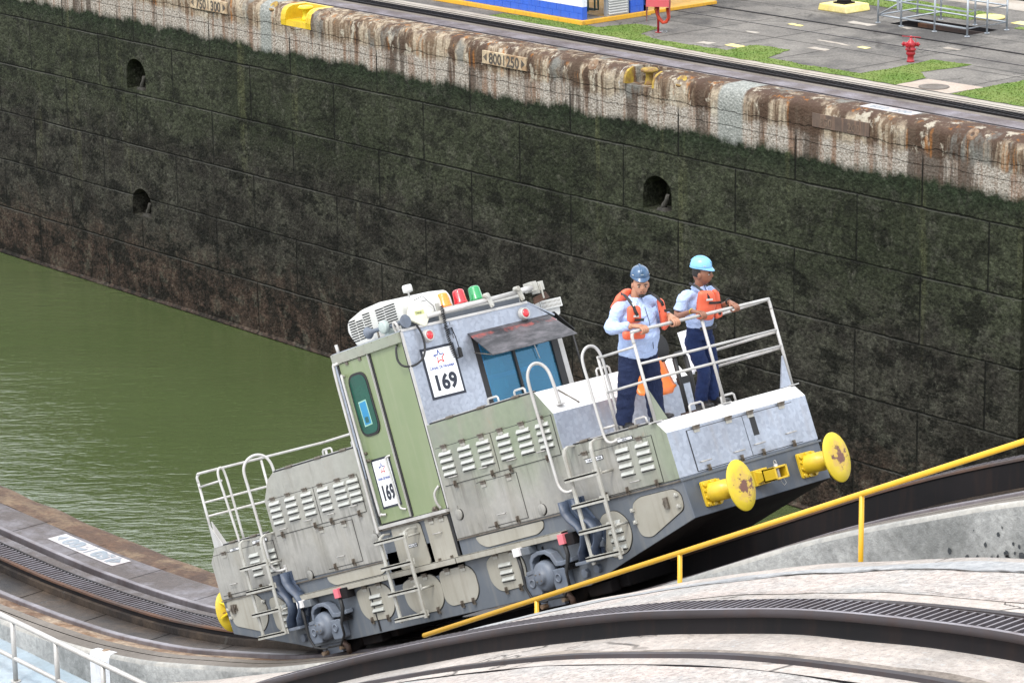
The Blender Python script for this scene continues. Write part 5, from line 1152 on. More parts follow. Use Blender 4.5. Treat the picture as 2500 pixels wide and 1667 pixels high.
# small lettered plates
def plate(a, b, z0, z1, body, y=-.012, dark=True):
    mb = MB(); mb.box(a, b, y-.004, y, z0, z1); mb.box(a+.006, b-.006, y-.005, y-.004, z0+.006, z1-.006, 1); o = L(mb, 'name_plate', [M['navy_ink'], M['sign_white']])
    text('lettering', body, (z1-z0)*.62, M['navy_ink'], o, ((a+b)/2, y-.0055, z0+(z1-z0)*.28), (1, 0, 0), (0, 0, 1), .001, sx=.95, thick=.0004)
plate(-.795, -.548, .528, .566, 'UNIDAD 1'); plate(-1.40, -1.10, .405, .452, 'CUIDADO AL PISAR', -.010); plate(-8.69, -8.47, .50, .535, 'UNIDAD 2'); plate(-8.14, -7.80, .515, .558, 'CUIDADO AL PISAR'); plate(-5.0, -4.785, -.008, .035, 'CUIDADO AL PISAR', .0)
# ---------------------------------------------------------------- cab
UC = -4.01
mb = MB()
mb.prism(rect(-5.42, -4.03, .33, 2.42), 0, .04, 'y', 0)                       # near side wall
L(mb, 'cab_side_wall', [M['cab_green']], .004)
mb = MB(); mb.box(-5.42, -4.05, 2.20, 2.26, 1.0, 1.45); mb.box(-5.42, -5.2, 2.20, 2.26, 1.45, 2.2); mb.box(-5.42, -4.05, 2.2, 2.26, 2.12, 2.22); L(mb, 'cab_far_wall', M['cab_green'])
mb = MB(); mb.box(-5.42, -4.05, .04, 2.22, .9, .94); L(mb, 'cab_floor', M['frame_blue'])
mb = MB(); mb.prism(rect(0, .955, 1.28, 2.2), UC-.04, UC, 'x', 0); mb.prism([(0, 2.2), (2.2, 2.2), (2.16, 2.235), (1.9, 2.425), (0, 2.415)], UC-.04, UC, 'x', 0); mb.prism([(2.2, 1.28), (2.27, 1.28), (2.27, 2.15), (2.2, 2.2)], UC-.04, UC, 'x', 0); L(mb, 'cab_front', [M['alu']])
mb = MB(); mb.box(-5.46, -5.42, 0, .9, .9, 2.42); mb.box(-5.46, -5.42, 2.15, 2.26, .9, 2.3); mb.box(-5.46, -5.42, .9, 2.15, 2.2, 2.42); mb.box(-5.46, -5.42, .9, 2.15, .9, 1.4); L(mb, 'cab_rear', [M['alu']])
mb = MB(); mb.prism([(0.0, 2.40), (1.9, 2.41), (2.26, 2.19), (2.26, 2.215), (1.9, 2.432), (0.0, 2.425)], -5.46, UC+.006, 'x'); L(mb, 'cab_roof', M['alu'], .003)
mb = MB(); mb.box(UC-.03, UC+.012, 0, 1.9, 2.405, 2.437); L(mb, 'roof_edge_strip', M['pipe'], .003)
mb = MB(); mb.box(-5.445, -4.04, -.035, 0, 2.292, 2.415); L(mb, 'roof_fascia', M['hull'], .004)
mb = MB()
for k in range(9): mb.cyl((-5.40+k*.165, -.037, 2.40), (-5.40+k*.165, -.035, 2.40), .006, n=6); mb.cyl((-5.40+k*.165, -.0375, 2.30), (-5.40+k*.165, -.035, 2.30), .006, n=6)
tag(L(mb, 'rivets', M['hw']), kind='stuff')
# corner trim
mb = MB(); mb.box(-4.032, UC+.004, -.006, .0, .33, 2.41); L(mb, 'corner_trim', M['pipe'], .002)
mb = MB(); mb.box(-4.05, -4.036, -.004, .0, .33, 2.29); L(mb, 'corner_seal', M['seal'])
mb = MB(); mb.box(UC, UC+.006, .0, .02, 1.3, 2.4); L(mb, 'corner_trim', M['pipe'], .002)
mb = MB(); mb.box(UC, UC+.004, .705, .711, 2.2, 2.40); L(mb, 'sheet_seam', M['hw'])
# door
dp = panel('cab_door', rect(-5.345, -4.745, .345, 2.285), M['cab_green'], t=.016, gap=.018)
mb = MB(); mb.box(-4.738, -4.70, -.010, 0, .345, 2.29); mb.box(-4.742, -4.735, -.03, 0, .345, 2.29, 1); L(mb, 'door_runner', [M['seal'], M['pipe']])
mb = MB(); mb.box(-5.40, -5.365, -.012, 0, .34, 2.29); L(mb, 'door_seal', M['seal'])
wp = rpoly([(-5.245, 2.13), (-4.86, 2.13), (-4.845, 1.37), (-5.245, 1.37)], .15, 8)
ip = rpoly([(-5.215, 2.10), (-4.89, 2.10), (-4.875, 1.40), (-5.215, 1.40)], .13, 8)
mb = MB(); mb.prism(wp, -.030, -.016, 'y'); o = L(mb, 'door_window_frame', M['seal'], .005, dp)
mb = MB(); mb.prism(ip, -.034, -.030, 'y'); L(mb, 'door_glass', M['glass_green_flat'] if 'glass_green_flat' in M else paint('dark_green_glass', (.004, .045, .030), (.006, .07, .045), rough=.25, dirt_amt=0, spec=.25), parent=dp)
mb = MB(); mb.prism([(-5.14, 1.79), (-4.98, 1.80), (-4.97, 1.50), (-5.13, 1.49)], -.0355, -.034, 'y'); mb.prism([(-5.125, 1.775), (-4.995, 1.785), (-4.985, 1.515), (-5.115, 1.505)], -.0365, -.0355, 'y', 1); mb.prism([(-5.09, 1.60), (-5.02, 1.60), (-5.02, 1.53), (-5.09, 1.53)], -.0372, -.0365, 'y', 2)
L(mb, 'window_sticker', [paint('sticker_edge', (.30, .52, .42), dirt_amt=0), paint('sticker_blue', (.02, .22, .42), dirt_amt=0), paint('sticker_green', (.01, .09, .09), dirt_amt=0)], parent=dp)
mb = MB(); mb.lathe([(.02, 0), (.02, .02), (.012, .03), (0, .03)], (-5.27, -.016, 1.19), (0, -1, 0), 12); mb.tube([(-5.27, -.045, 1.10), (-5.25, -.05, 1.10), (-5.17, -.05, 1.095)], .009, 8); mb.lathe([(.022, 0), (.022, .03)], (-5.26, -.016, 1.10), (0, -1, 0), 12); L(mb, 'door_handle', M['hw'], parent=dp)
tube('door_handrail', [(-5.33, 0, 2.30), (-5.37, -.05, 2.29), (-5.40, -.065, 2.20), (-5.40, -.065, 1.3), (-5.40, -.065, .45), (-5.40, -.065, .24)], .019)
tube('door_handrail', [(-5.30, -.016, 2.13), (-5.28, -.06, 2.13), (-5.27, -.075, 2.07), (-5.265, -.075, 1.3), (-5.26, -.07, .52), (-5.245, -.06, .455), (-5.20, -.02, .44)], .017)
tube('door_grab', [(-4.82, -.016, 1.09), (-4.86, -.05, 1.08), (-4.875, -.055, 1.03), (-4.86, -.055, .75), (-4.85, -.055, .51), (-4.83, -.05, .46), (-4.79, -.016, .44)], .013)
tube('corner_grab', [(-4.07, -.01, .60), (-4.13, -.05, .53), (-4.14, -.05, .42), (-4.13, -.02, .345)], .015)
mb = MB(); mb.lathe([(.025, 0), (.025, .04), (0, .045)], (-4.24, -.0, .36), (0, -1, 0), 10); mb.box(-4.30, -4.2, -.03, 0, .33, .36); L(mb, 'foot_valve', M['hw'])
for (u) in (-5.2, -4.93): mb = MB(); mb.box(u, u+.05, -.03, -.01, 2.25, 2.285); L(mb, 'door_roller', M['hw'])
# number signs with the star emblem
def star(org, X, Y, s, parent, n_off):
    org, X, Y = Vector(org), Vector(X), Vector(Y); Z = X.cross(Y)
    P10 = []
    for k in range(10):
        r = 1. if k % 2 == 0 else .40; a = pi/2-k*pi/5; P10.append(Vector((r*cos(a), r*sin(a))))
    segs = {'blue_ink': [(0, 1, 0, 1), (1, 2, 0, .9), (9, 0, 0, 1), (8, 9, 0, 1), (7, 8, .45, 1)], 'red_ink': [(2, 3, 0, 1), (3, 4, 0, 1), (4, 5, 0, 1), (5, 6, 0, 1), (6, 7, 0, 1), (7, 8, 0, .15)]}
    for mk, ss in segs.items():
        mb = MB(); off = Vector((-.04, .05)) if mk == 'blue_ink' else Vector((.04, -.05))
        for a, b, t0, t1 in ss:
            p = P10[a % 10].lerp(P10[b % 10], t0)+off; q = P10[a % 10].lerp(P10[b % 10], t1)+off; d = (q-p).normalized(); nn = Vector((-d.y, d.x))*.085; p -= d*.05; q += d*.05
            c4 = [p-nn, q-nn, q+nn, p+nn]
            mb.rings([[org+(X*c.x+Y*c.y)*s+Z*h for c in c4] for h in (0, n_off)], 0, False)
        L(mb, 'star_emblem', M[mk], parent=parent)
def number_sign(o0, X, Y, w, h, k=1.):
    o0, X, Y = Vector(o0), Vector(X), Vector(Y); Z = X.cross(Y)
    def pl_(a, b, c, d, h0, h1, mb, mi): mb.rings([[o0+X*x+Y*y+Z*z for x, y in ((a, c), (b, c), (b, d), (a, d))] for z in (h0, h1)], mi, False)
    mb = MB(); pl_(0, w, 0, h, 0, .004, mb, 1); pl_(.031*k, w-.031*k, .031*k, h-.031*k, .004, .006, mb, 0)
    o = L(mb, 'number_sign', [M['sign_white'], M['navy_ink']])
    star(o0+X*w*.5+Y*h*.785+Z*.006, X, Y, w*.155, o, .001)
    text('canal_lettering', 'CANAL DE PANAM\u00c1', h*.072, M['blue_ink'], o, o0+X*w*.5+Y*h*.565+Z*.007, X, Y, .0015, sx=w/h*1.10, thick=.0005)
    text('number_lettering', '169', h*.40, M['navy_ink'], o, o0+X*w*.49+Y*h*.165+Z*.0075, X, Y, .018*h, sx=w/h*1.15, thick=.0007)
    return o
number_sign((UC+.001, .183, 1.557), (0, 1, 0), (0, 0, 1), .497, .603)
number_sign((-5.228, -.017, .505), (1, 0, 0), (0, 0, 1), .385, .595, .85)
# windscreen
mb = MB()
for (a, b, c, d) in ((.955, 1.03, 1.28, 2.2), (2.10, 2.2, 1.28, 2.2), (.955, 2.2, 2.12, 2.2), (1.495, 1.53, 1.28, 2.2)): mb.box(UC-.03, UC+.008, a, b, c, d)
wf = L(mb, 'windscreen_frame', M['seal'], .003)
mb = MB(); mb.box(UC-.022, UC-.016, 1.03, 1.495, 1.28, 2.12); L(mb, 'windscreen_glass', M['glass_blue'], parent=wf)
mb = MB(); mb.box(UC-.022, UC-.016, 1.53, 2.10, 1.28, 2.12); L(mb, 'windscreen_glass', M['glass_blue'], parent=wf)
mb = MB(); mb.box(UC, UC+.010, 2.2, 2.27, 1.29, 2.15); L(mb, 'corner_trim', M['pipe'], .002)
tube('wiper', [(UC+.012, 1.80, 2.12), (UC+.012, 1.86, 1.74)], .006, 'pipe', sm=False)
# cab interior seen through the glass
M['interior'] = paint('pale_cab_lining', (.60, .78, .82), rough=.6, dirt_amt=0)
mb = MB(); mb.box(-4.62, -4.58, 1.0, 2.2, 1.66, 1.71); mb.box(-5.40, -5.38, 1.95, 1.99, 1.4, 2.2); mb.box(-4.9, -4.85, 1.0, 1.06, .94, 2.0); L(mb, 'cab_lining', M['interior'])
mb = MB(); mb.prism([(1.36, 1.28), (1.40, 1.43), (1.55, 1.50), (1.98, 1.50), (1.98, 1.28)], UC-.35, UC-.08, 'x'); L(mb, 'control_desk', M['rail_dark'], .01)
mb = MB(); mb.box(-4.9, -4.5, 1.15, 1.6, .94, 1.35); mb.box(-4.95, -4.85, 1.15, 1.6, 1.3, 1.85); L(mb, 'driver_seat', M['frame_blue'], .03)
# visors
n = NB('scratched_visor'); f1 = n.noise(1, 6, .7, n.vec((12, 4, 4), rot=(.5, 0, 0))); f2 = n.noise(14, 5, .7)
cc = n.mix(n.step(f1, .42, .68), (.020, .019, .022), (.12, .11, .12))
red_ = n.math('MULTIPLY', n.math('MULTIPLY', n.step(n.z, 2.12, 2.15), n.step(n.z, 2.19, 2.175)), n.step(n.noise(5, 5, .7), .50, .60))
cc = n.mix(n.math('MULTIPLY', red_, .55), cc, (.40, .07, .05)); M['visor'] = n.fin(cc, .38, .1, .5)
def slab(name, q, t, mat, bev=.002):
    q = [Vector(p) for p in q]; nn = (q[1]-q[0]).cross(q[2]-q[0]).normalized()*t
    mb = MB(); mb.rings([[p-nn for p in q], [p+nn for p in q]], 0, False); return L(mb, name, mat, bev)
slab('visor', [(UC, .92, 2.215), (UC, 2.17, 2.222), (-3.63, 2.21, 1.90), (-3.63, .90, 1.885)], .005, M['visor'])
tube('visor_stay', [(UC+.01, .94, 1.98), (-3.68, .92, 1.90)], .006, 'hw', sm=False)
slab('visor', [(UC+.01, 2.26, 2.24), (-5.3, 2.26, 2.24), (-5.3, 2.50, 1.98), (UC+.01, 2.50, 1.98)], .006, M['seal'])
tube('mirror_stay', [(UC-.02, 2.47, 2.0), (UC-.02, 2.48, 1.2)], .012, 'seal', sm=False)
# marker lamps
for v in (.345, 1.80):
    mb = MB(); mb.lathe([(.078, 0), (.078, .012), (.066, .03), (.066, .055), (.052, .06), (.052, .045)], (UC, v, 2.295), (1, 0, 0), 28); o = L(mb, 'marker_lamp', M['pipe'])
    mb = MB(); mb.lathe([(.052, .04), (.046, .058), (.03, .07), (0, .074)], (UC, v, 2.295), (1, 0, 0), 24); L(mb, 'lamp_lens', M['lens_red'], parent=o)
# beacons on the roof bar
mb = MB(); mb.box(-4.20, -4.10, .72, 1.93, 2.50, 2.515); mb.box(-4.115, -4.10, .72, 1.93, 2.50, 2.585); mb.box(-4.14, -4.12, .75, 1.9, 2.42, 2.5); mb.box(-4.2, -4.1, .72, 1.93, 2.575, 2.585); L(mb, 'beacon_shelf', M['white_plastic'], .003)
mb = MB(); mb.box(-4.12, -4.07, .1, 1.85, 2.425, 2.50); L(mb, 'roof_conduit', M['frame_blue'], .004)
for v, mk in ((.845, 'lens_amber'), (1.085, 'lens_red'), (1.325, 'lens_green')):
    mb = MB(); mb.lathe([(.085, 0), (.085, .02), (.078, .03), (.070, .145), (.058, .165), (.03, .175), (0, .177)], (-4.19, v, 2.585), (0, 0, 1), 28); tag(L(mb, 'beacon', M[mk]), {'lens_amber': 'orange beacon', 'lens_red': 'red beacon', 'lens_green': 'green beacon'}[mk])
mb = MB(); mb.tube([(-4.0, .40, 2.515), (-4.0, 1.30, 2.545), (-4.0, 1.78, 2.56)], .028, 12); L(mb, 'roof_pipe', M['pipe'])
mb = MB(); mb.cyl((-4.0, 1.83, 2.565), (-4.0, 2.02, 2.575), .034, n=12); L(mb, 'roof_pipe', M['pipe'])
mb = MB(); mb.box(-4.02, -4.0, .58, .63, 2.40, 2.64); L(mb, 'cable_post', M['ladder'], .003)
for v in (1.33, 1.80):
    mb = MB(); mb.prism(rpoly([(v-.045, 2.615), (v+.02, 2.63), (v+.055, 2.46), (v-.005, 2.44)], .02), -3.975, -3.96, 'x'); mb.cyl((-4.02, v-.02, 2.60), (-3.94, v-.02, 2.60), .03, n=10); mb.cyl((-3.98, v+.02, 2.47), (-3.945, v+.02, 2.47), .014, n=8); L(mb, 'clevis', M['ladder'], .003)
mb = MB(); mb.box(-4.12, -3.98, 2.0, 2.10, 2.53, 2.645); mb.box(-4.12, -4.10, 2.10, 2.22, 2.50, 2.635); mb.box(-4.0, -3.98, 2.12, 2.20, 2.52, 2.63); mb.cyl((-3.97, 2.14, 2.42), (-3.97, 2.14, 2.60), .012, n=8); mb.prism([(2.06, 2.46), (2.26, 2.50), (2.3, 2.42), (2.05, 2.38)], -4.08, -4.05, 'x', 1); L(mb, 'roof_bracket', [M['ladder'], M['rack_rust']], .004)
# white floodlight box
mb = MB(); mb.box(-4.55, -4.22, 2.12, 2.58, 2.31, 2.40); mb.prism([(2.20, 2.31), (2.57, 2.31), (2.55, 2.22), (2.44, 2.15), (2.38, 2.16)], -4.5, -4.24, 'x'); L(mb, 'roof_vent_box', M['white_plastic'], .008)
mb = MB(); mb.box(-4.22, -4.205, 2.26, 2.585, 2.30, 2.41)
for j in range(2):
    for k in range(15): mb.box(-4.206, -4.203, 2.275+k*.020, 2.282+k*.020, 2.315+j*.045, 2.35+j*.045, 1)
L(mb, 'vent_grille', [M['white_plastic'], M['hw']])
# air conditioner
AC = [(-5.19, 2.43), (-5.235, 2.50), (-5.31, 2.635), (-5.255, 2.755), (-4.95, 2.825), (-4.55, 2.84), (-4.22, 2.79), (-4.16, 2.70), (-4.16, 2.43)]
mb = MB(); mb.prism(rpoly(AC, .05, 4), .20, .95, 'y'); ac = L(mb, 'air_conditioner', M['white_plastic'], .02)
mb = MB()
for k in range(9):
    z = 2.735-k*.030
    mb.box(-5.235+(k > 7)*.02, -5.10, .195, .21, z-.006, z+.006)
    if k > 0: mb.box(-5.085, -4.95, .195, .21, z+.0-.002, z+.010)
    if k < 8: mb.box(-4.93, -4.79, .195, .21, z+.022, z+.033)
    mb.box(-4.66, -4.50, .195, .21, z+.018, z+.030); mb.box(-4.485, -4.27, .195, .21, z+.022, z+.034)
L(mb, 'intake_slots', M['black'], parent=ac)
mb = MB(); mb.lathe([(.01, 0), (.01, .09), (.055, .10), (.06, .12), (.058, .17), (.05, .185), (0, .187)], (-4.28, .45, 2.76), (0, 0, 1), 20); mb.tube([(-4.30, .45, 2.78), (-4.30, .44, 2.70)], .01, 6); L(mb, 'gps_antenna', M['white_plastic'])
# diamond antenna
tp = [(.13, 2.545), (.235, 2.735), (.33, 2.72), (.49, 2.60), (.52, 2.565), (.42, 2.48), (.37, 2.415), (.33, 2.408), (.145, 2.52)]
mb = MB(); mb.prism(rpoly(tp, .012, 3), UC-.02, UC+.02, 'x'); ta = L(mb, 'panel_antenna', paint('cream_plastic', (.66, .65, .52), rough=.45, dirt_amt=.1), .01)
mb = MB(); mb.box(UC+.02, UC+.0215, .245, .375, 2.555, 2.60); L(mb, 'antenna_label', paint('lime_label', (.50, .52, .22), rough=.6, dirt_amt=0), parent=ta)
text('lettering', 'Telrad', .036, M['navy_ink'], ta, (UC+.022, .295, 2.566), (0, 1, 0), (0, 0, 1), .0005, sx=.9, thick=.0004)
mb = MB(); mb.tube([(-4.02, .30, 2.73), (-4.03, .44, 2.76), (-4.03, .56, 2.62), (-4.02, .56, 2.50)], .004, 5); mb.tube([(-4.02, .40, 2.70), (-4.03, .48, 2.70)], .004, 5); L(mb, 'antenna_wire', M['seal'])
# horns
mb = MB(); mb.lathe([(.074, .0), (.070, .010), (.045, .05), (.030, .09), (.024, .16), (.022, .32)], (-4.74, .08, 2.53), (1, 0, 0), 24); mb.lathe([(.0, .012), (.074, 0)], (-4.74, .08, 2.53), (1, 0, 0), 24); L(mb, 'horn', M['bogie'])
mb = MB(); mb.lathe([(.078, 0), (.073, -.012), (.048, -.05), (.032, -.09), (.026, -.16), (.024, -.30)], (-3.98, .08, 2.515), (1, 0, 0), 24); L(mb, 'horn', M['bogie'])
mb = MB(); mb.lathe([(.070, -.010), (.03, -.05)], (-3.98, .08, 2.515), (1, 0, 0), 20); L(mb, 'horn_throat', M['black'])
mb = MB(); mb.lathe([(.075, -.03), (.075, .025), (.06, .035), (.02, .04), (0, .04)], (-4.36, .04, 2.53), (0, -1, 0), 22); mb.box(-4.40, -4.33, .05, .15, 2.42, 2.50); L(mb, 'horn_driver', paint('pale_green_cast', (.36, .42, .40), rough=.5), .004)
tube('horn_bracket', [(-4.15, .04, 2.42), (-4.15, .02, 2.50), (-4.12, .02, 2.54), (-4.08, .02, 2.50), (-4.08, .04, 2.42)], .016)
tube('horn_stay', [(-4.56, .08, 2.52), (-4.56, .08, 2.42)], .012, 'hw', sm=False)
tube('roof_post', [(-5.34, .02, 2.40), (-5.35, .02, 2.52)], .02, sm=False)
# cables
tube('black_cable', [(-3.97, .20, 2.46), (-3.965, .245, 2.33), (-3.96, .235, 2.18), (-3.96, .17, 2.06), (-3.99, .05, 2.00), (-4.06, -.05, 2.02), (-4.12, -.07, 2.10), (-4.13, -.05, 2.22), (-4.14, -.01, 2.28)], .013, 'seal')
def helix(pts, rad, turns, r=.006, fl=14):
    q = [Vector(p) for p in pts]; ls = [0]
    for i in range(len(q)-1): ls.append(ls[-1]+(q[i+1]-q[i]).length)
    out = []; N_ = turns*fl
    for k in range(N_+1):
        s_ = ls[-1]*k/N_; i = min(max(j for j in range(len(ls)) if ls[j] <= s_+1e-9), len(q)-2); t = (s_-ls[i])/(ls[i+1]-ls[i])
        p = q[i].lerp(q[i+1], t); a = 2*pi*k/fl; out.append(p+Vector((cos(a)*rad, sin(a)*rad, 0)))
    mb = MB(); mb.tube(out, r, 5); return L(mb, 'coiled_cable', M['seal'])
helix([(-3.965, .625, 2.60), (-3.965, .615, 2.46), (-3.965, .60, 2.22), (-3.965, .61, 2.08), (-3.965, .63, 1.98)], .018, 26)
helix([(-3.965, .66, 1.965), (-3.965, .71, 1.97), (-3.965, .715, 2.08)], .022, 12)
tube('straight_cable', [(-3.97, .715, 2.08), (-3.97, .71, 2.2), (-3.975, .69, 2.33)], .006, 'seal', 6)
slab('cable_hood', [(-3.95, .60, 2.325), (-3.95, .74, 2.33), (UC, .72, 2.365), (UC, .62, 2.36)], .003, M['alu'])
mb = MB(); mb.box(UC, UC+.03, .66, .71, 2.25, 2.33); L(mb, 'cable_socket', M['bogie'], .004)
# ---------------------------------------------------------------- people
def cloth(name, c1, c2, rough=.8, str_=.6):
    n = NB(name); a = n.noise(5, 5, .6, None, 1.2); b = n.noise(1, 4, .6, n.vec((14, 14, 5)), 1.0)
    col = n.mix(n.step(a, .35, .65), c1, c2); n.bump(n.math('ADD', a, n.math('MULTIPLY', b, .8)), str_, .03)
    return n.fin(col, rough, 0, .2)
M['shirt'] = cloth('pale_blue_shirt', (.43, .53, .76), (.36, .46, .70)); M['trouser'] = cloth('navy_trousers', (.010, .016, .045), (.016, .025, .065))
M['trouser2'] = cloth('blue_trousers', (.009, .018, .062), (.014, .027, .085))
M['skin'] = paint('tan_skin', (.44, .225, .14), (.38, .185, .11), rough=.5, dirt_amt=0); M['skin2'] = paint('brown_skin', (.26, .115, .068), (.21, .09, .052), rough=.5, dirt_amt=0)
M['hair'] = paint('black_hair', (.012, .010, .009), rough=.6, dirt_amt=0); M['vest'] = paint('orange_vest', (.76, .135, .065), (.70, .12, .055), rough=.5, dirt_amt=.05)
M['boot'] = paint('black_boot', (.015, .015, .016), rough=.45, dirt_amt=.1); M['lip'] = paint('lip', (.22, .07, .05), rough=.5, dirt_amt=0); M['eye'] = paint('eye_white', (.5, .47, .44), rough=.3, dirt_amt=0)
def fuse(name, mb, mat, parent, vox=.011, it=6, disp=0, extra=None):
    """melt overlapping lofts into one continuous surface"""
    o = mb.build(name, mat); 
    r_ = o.modifiers.new('r', 'REMESH'); r_.mode = 'VOXEL'; r_.voxel_size = vox
    s_ = o.modifiers.new('s', 'SMOOTH'); s_.factor = .5; s_.iterations = it
    bpy.context.view_layer.update()
    nm = bpy.data.meshes.new_from_object(o.evaluated_get(bpy.context.evaluated_depsgraph_get()))
    o.modifiers.clear(); o.data = nm; nm.name = name; o.parent = parent
    if disp:
        for v in nm.vertices:
            c = v.co; q = Vector((c.x*8+c.z*5, c.y*8-c.z*6, c.z*15)); w_ = abs(mnoise.noise(q*1.1)); v.co = c+v.normal*(mnoise.noise(q)*disp+(.5-w_*3.2 if w_ < .16 else 0)*disp*-.9+mnoise.noise(q*2.6)*disp*.35)
    for p in nm.polygons: p.use_smooth = True
    return o
def loft(mb, secs, n=20):
    """secs: (centre, half depth along x, half width along y)"""
    mb.rings([[Vector(c)+Vector((a*cos(t), b*sin(t), 0)) for t in [k*2*pi/n for k in range(n)]] for c, a, b in secs])
def limb(mb, pts, rs):
    q = [Vector(p) for p in pts]; out = []; ro = []
    for i in range(len(q)-1):
        p0 = q[max(i-1, 0)]; p1 = q[i]; p2 = q[i+1]; p3 = q[min(i+2, len(q)-1)]
        for k in range(5):
            t = k/5; out.append(.5*((2*p1)+(-p0+p2)*t+(2*p0-5*p1+4*p2-p3)*t*t+(-p0+3*p1-3*p2+p3)*t**3)); ro.append(rs[i]+(rs[i+1]-rs[i])*t)
    out.append(q[-1]); ro.append(rs[-1]); mb.tube(out, ro, 14)
def head_obj(name, c, fwd, mat, parent, s=1., stub=False):
    """shaped head: c centre, fwd unit facing vector"""
    fwd = Vector(fwd).normalized(); up = Vector((0, 0, 1)); right = fwd.cross(up).normalized(); up = right.cross(fwd)
    bm = bmesh.new(); bmesh.ops.create_uvsphere(bm, u_segments=28, v_segments=22, radius=1)
    for v in bm.verts:
        x, y, z = v.co    # x right, y forward, z up
        X, Y, Z_ = x*.078, y*.098, z*.118
        if z < 0: k = 1-.30*(-z)**1.5; X *= k; Y *= (1-.12*(-z)); 
        if y > .2 and z < -.35: Y += .010
        if y > .5:
            nz = math.exp(-((x/.16)**2))*math.exp(-(((z+.08)/.22)**2)); Y += .026*nz
            Y -= .010*math.exp(-(((abs(x)-.36)/.18)**2))*math.exp(-(((z-.10)/.12)**2))
            Y += .006*math.exp(-((x/.35)**2))*math.exp(-(((z+.42)/.08)**2))
            Y += .006*math.exp(-((x/.6)**2))*math.exp(-(((z-.27)/.08)**2))
        v.co = Vector(c)+(right*X+fwd*Y+up*Z_)*s
    me = bpy.data.meshes.new(name); bm.to_mesh(me); bm.free(); me.materials.append(mat)
    for p in me.polygons: p.use_smooth = True
    return me, (fwd, right, up)
def feature(mb, c, ax, o, r, mi=0):
    f, rt_, up = ax; o = [v_*1.07 for v_ in o]; p = Vector(c)+rt_*o[0]+f*o[1]+up*o[2]
    rs = []
    for i in range(7):
        t = -pi/2+pi*i/6; rs.append([p+up*r[2]*sin(t)+(rt_*r[0]*cos(a)+f*r[1]*cos(a+pi/2)*-1)*max(cos(t), .01) for a in [k*2*pi/10 for k in range(10)]])
    mb.rings(rs, mi)
def hand(name, wrist, grip, thumb_side, mat, parent, bar=Vector((0, 1, 0)), s=1.):
    """hand closed over a bar running along Y; wrist and grip are points"""
    w, g = Vector(wrist), Vector(grip); d = (g-w).normalized()
    mb = MB(); top = g+Vector((-.012, 0, .034))
    rs = []
    for t, hw, hh in ((0, .027, .022), (.35, .036, .022), (.75, .043, .019), (1.0, .044, .015)):
        p = w.lerp(top, t); n_ = 12
        side_ = bar; nn = Vector((0, 0, 1))
        rs.append([p+side_*hw*s*cos(2*pi*k/n_)+nn*hh*s*sin(2*pi*k/n_) for k in range(n_)])
    mb.rings(rs)
    for k in range(4):
        o = bar*((k-1.5)*.0215*s*thumb_side); L1 = (.95, 1.05, 1.0, .85)[k]
        p = [top+o+Vector((-.012, 0, -.002)), top+o+Vector((.016*L1, 0, -.002)), g+o+Vector((.036*L1, 0, .012)), g+o+Vector((.038, 0, -.014)), g+o+Vector((.018, 0, -.034)), g+o+Vector((-.004, 0, -.033))]
        mb.tube(p, [.0115*s, .0115*s, .0105*s, .0098*s, .009*s, .007*s], 8)
    tb = bar*(-.042*s*thumb_side)
    mb.tube([w.lerp(top, .35)+tb*.6, w.lerp(top, .75)+tb*1.05+Vector((0, 0, -.012)), g+tb*1.0+Vector((-.034, 0, -.006)), g+tb*.85+Vector((-.018, 0, -.034)), g+tb*.7+Vector((.004, 0, -.038))], [.014*s, .0135*s, .012*s, .011*s, .008*s], 8)
    return mb
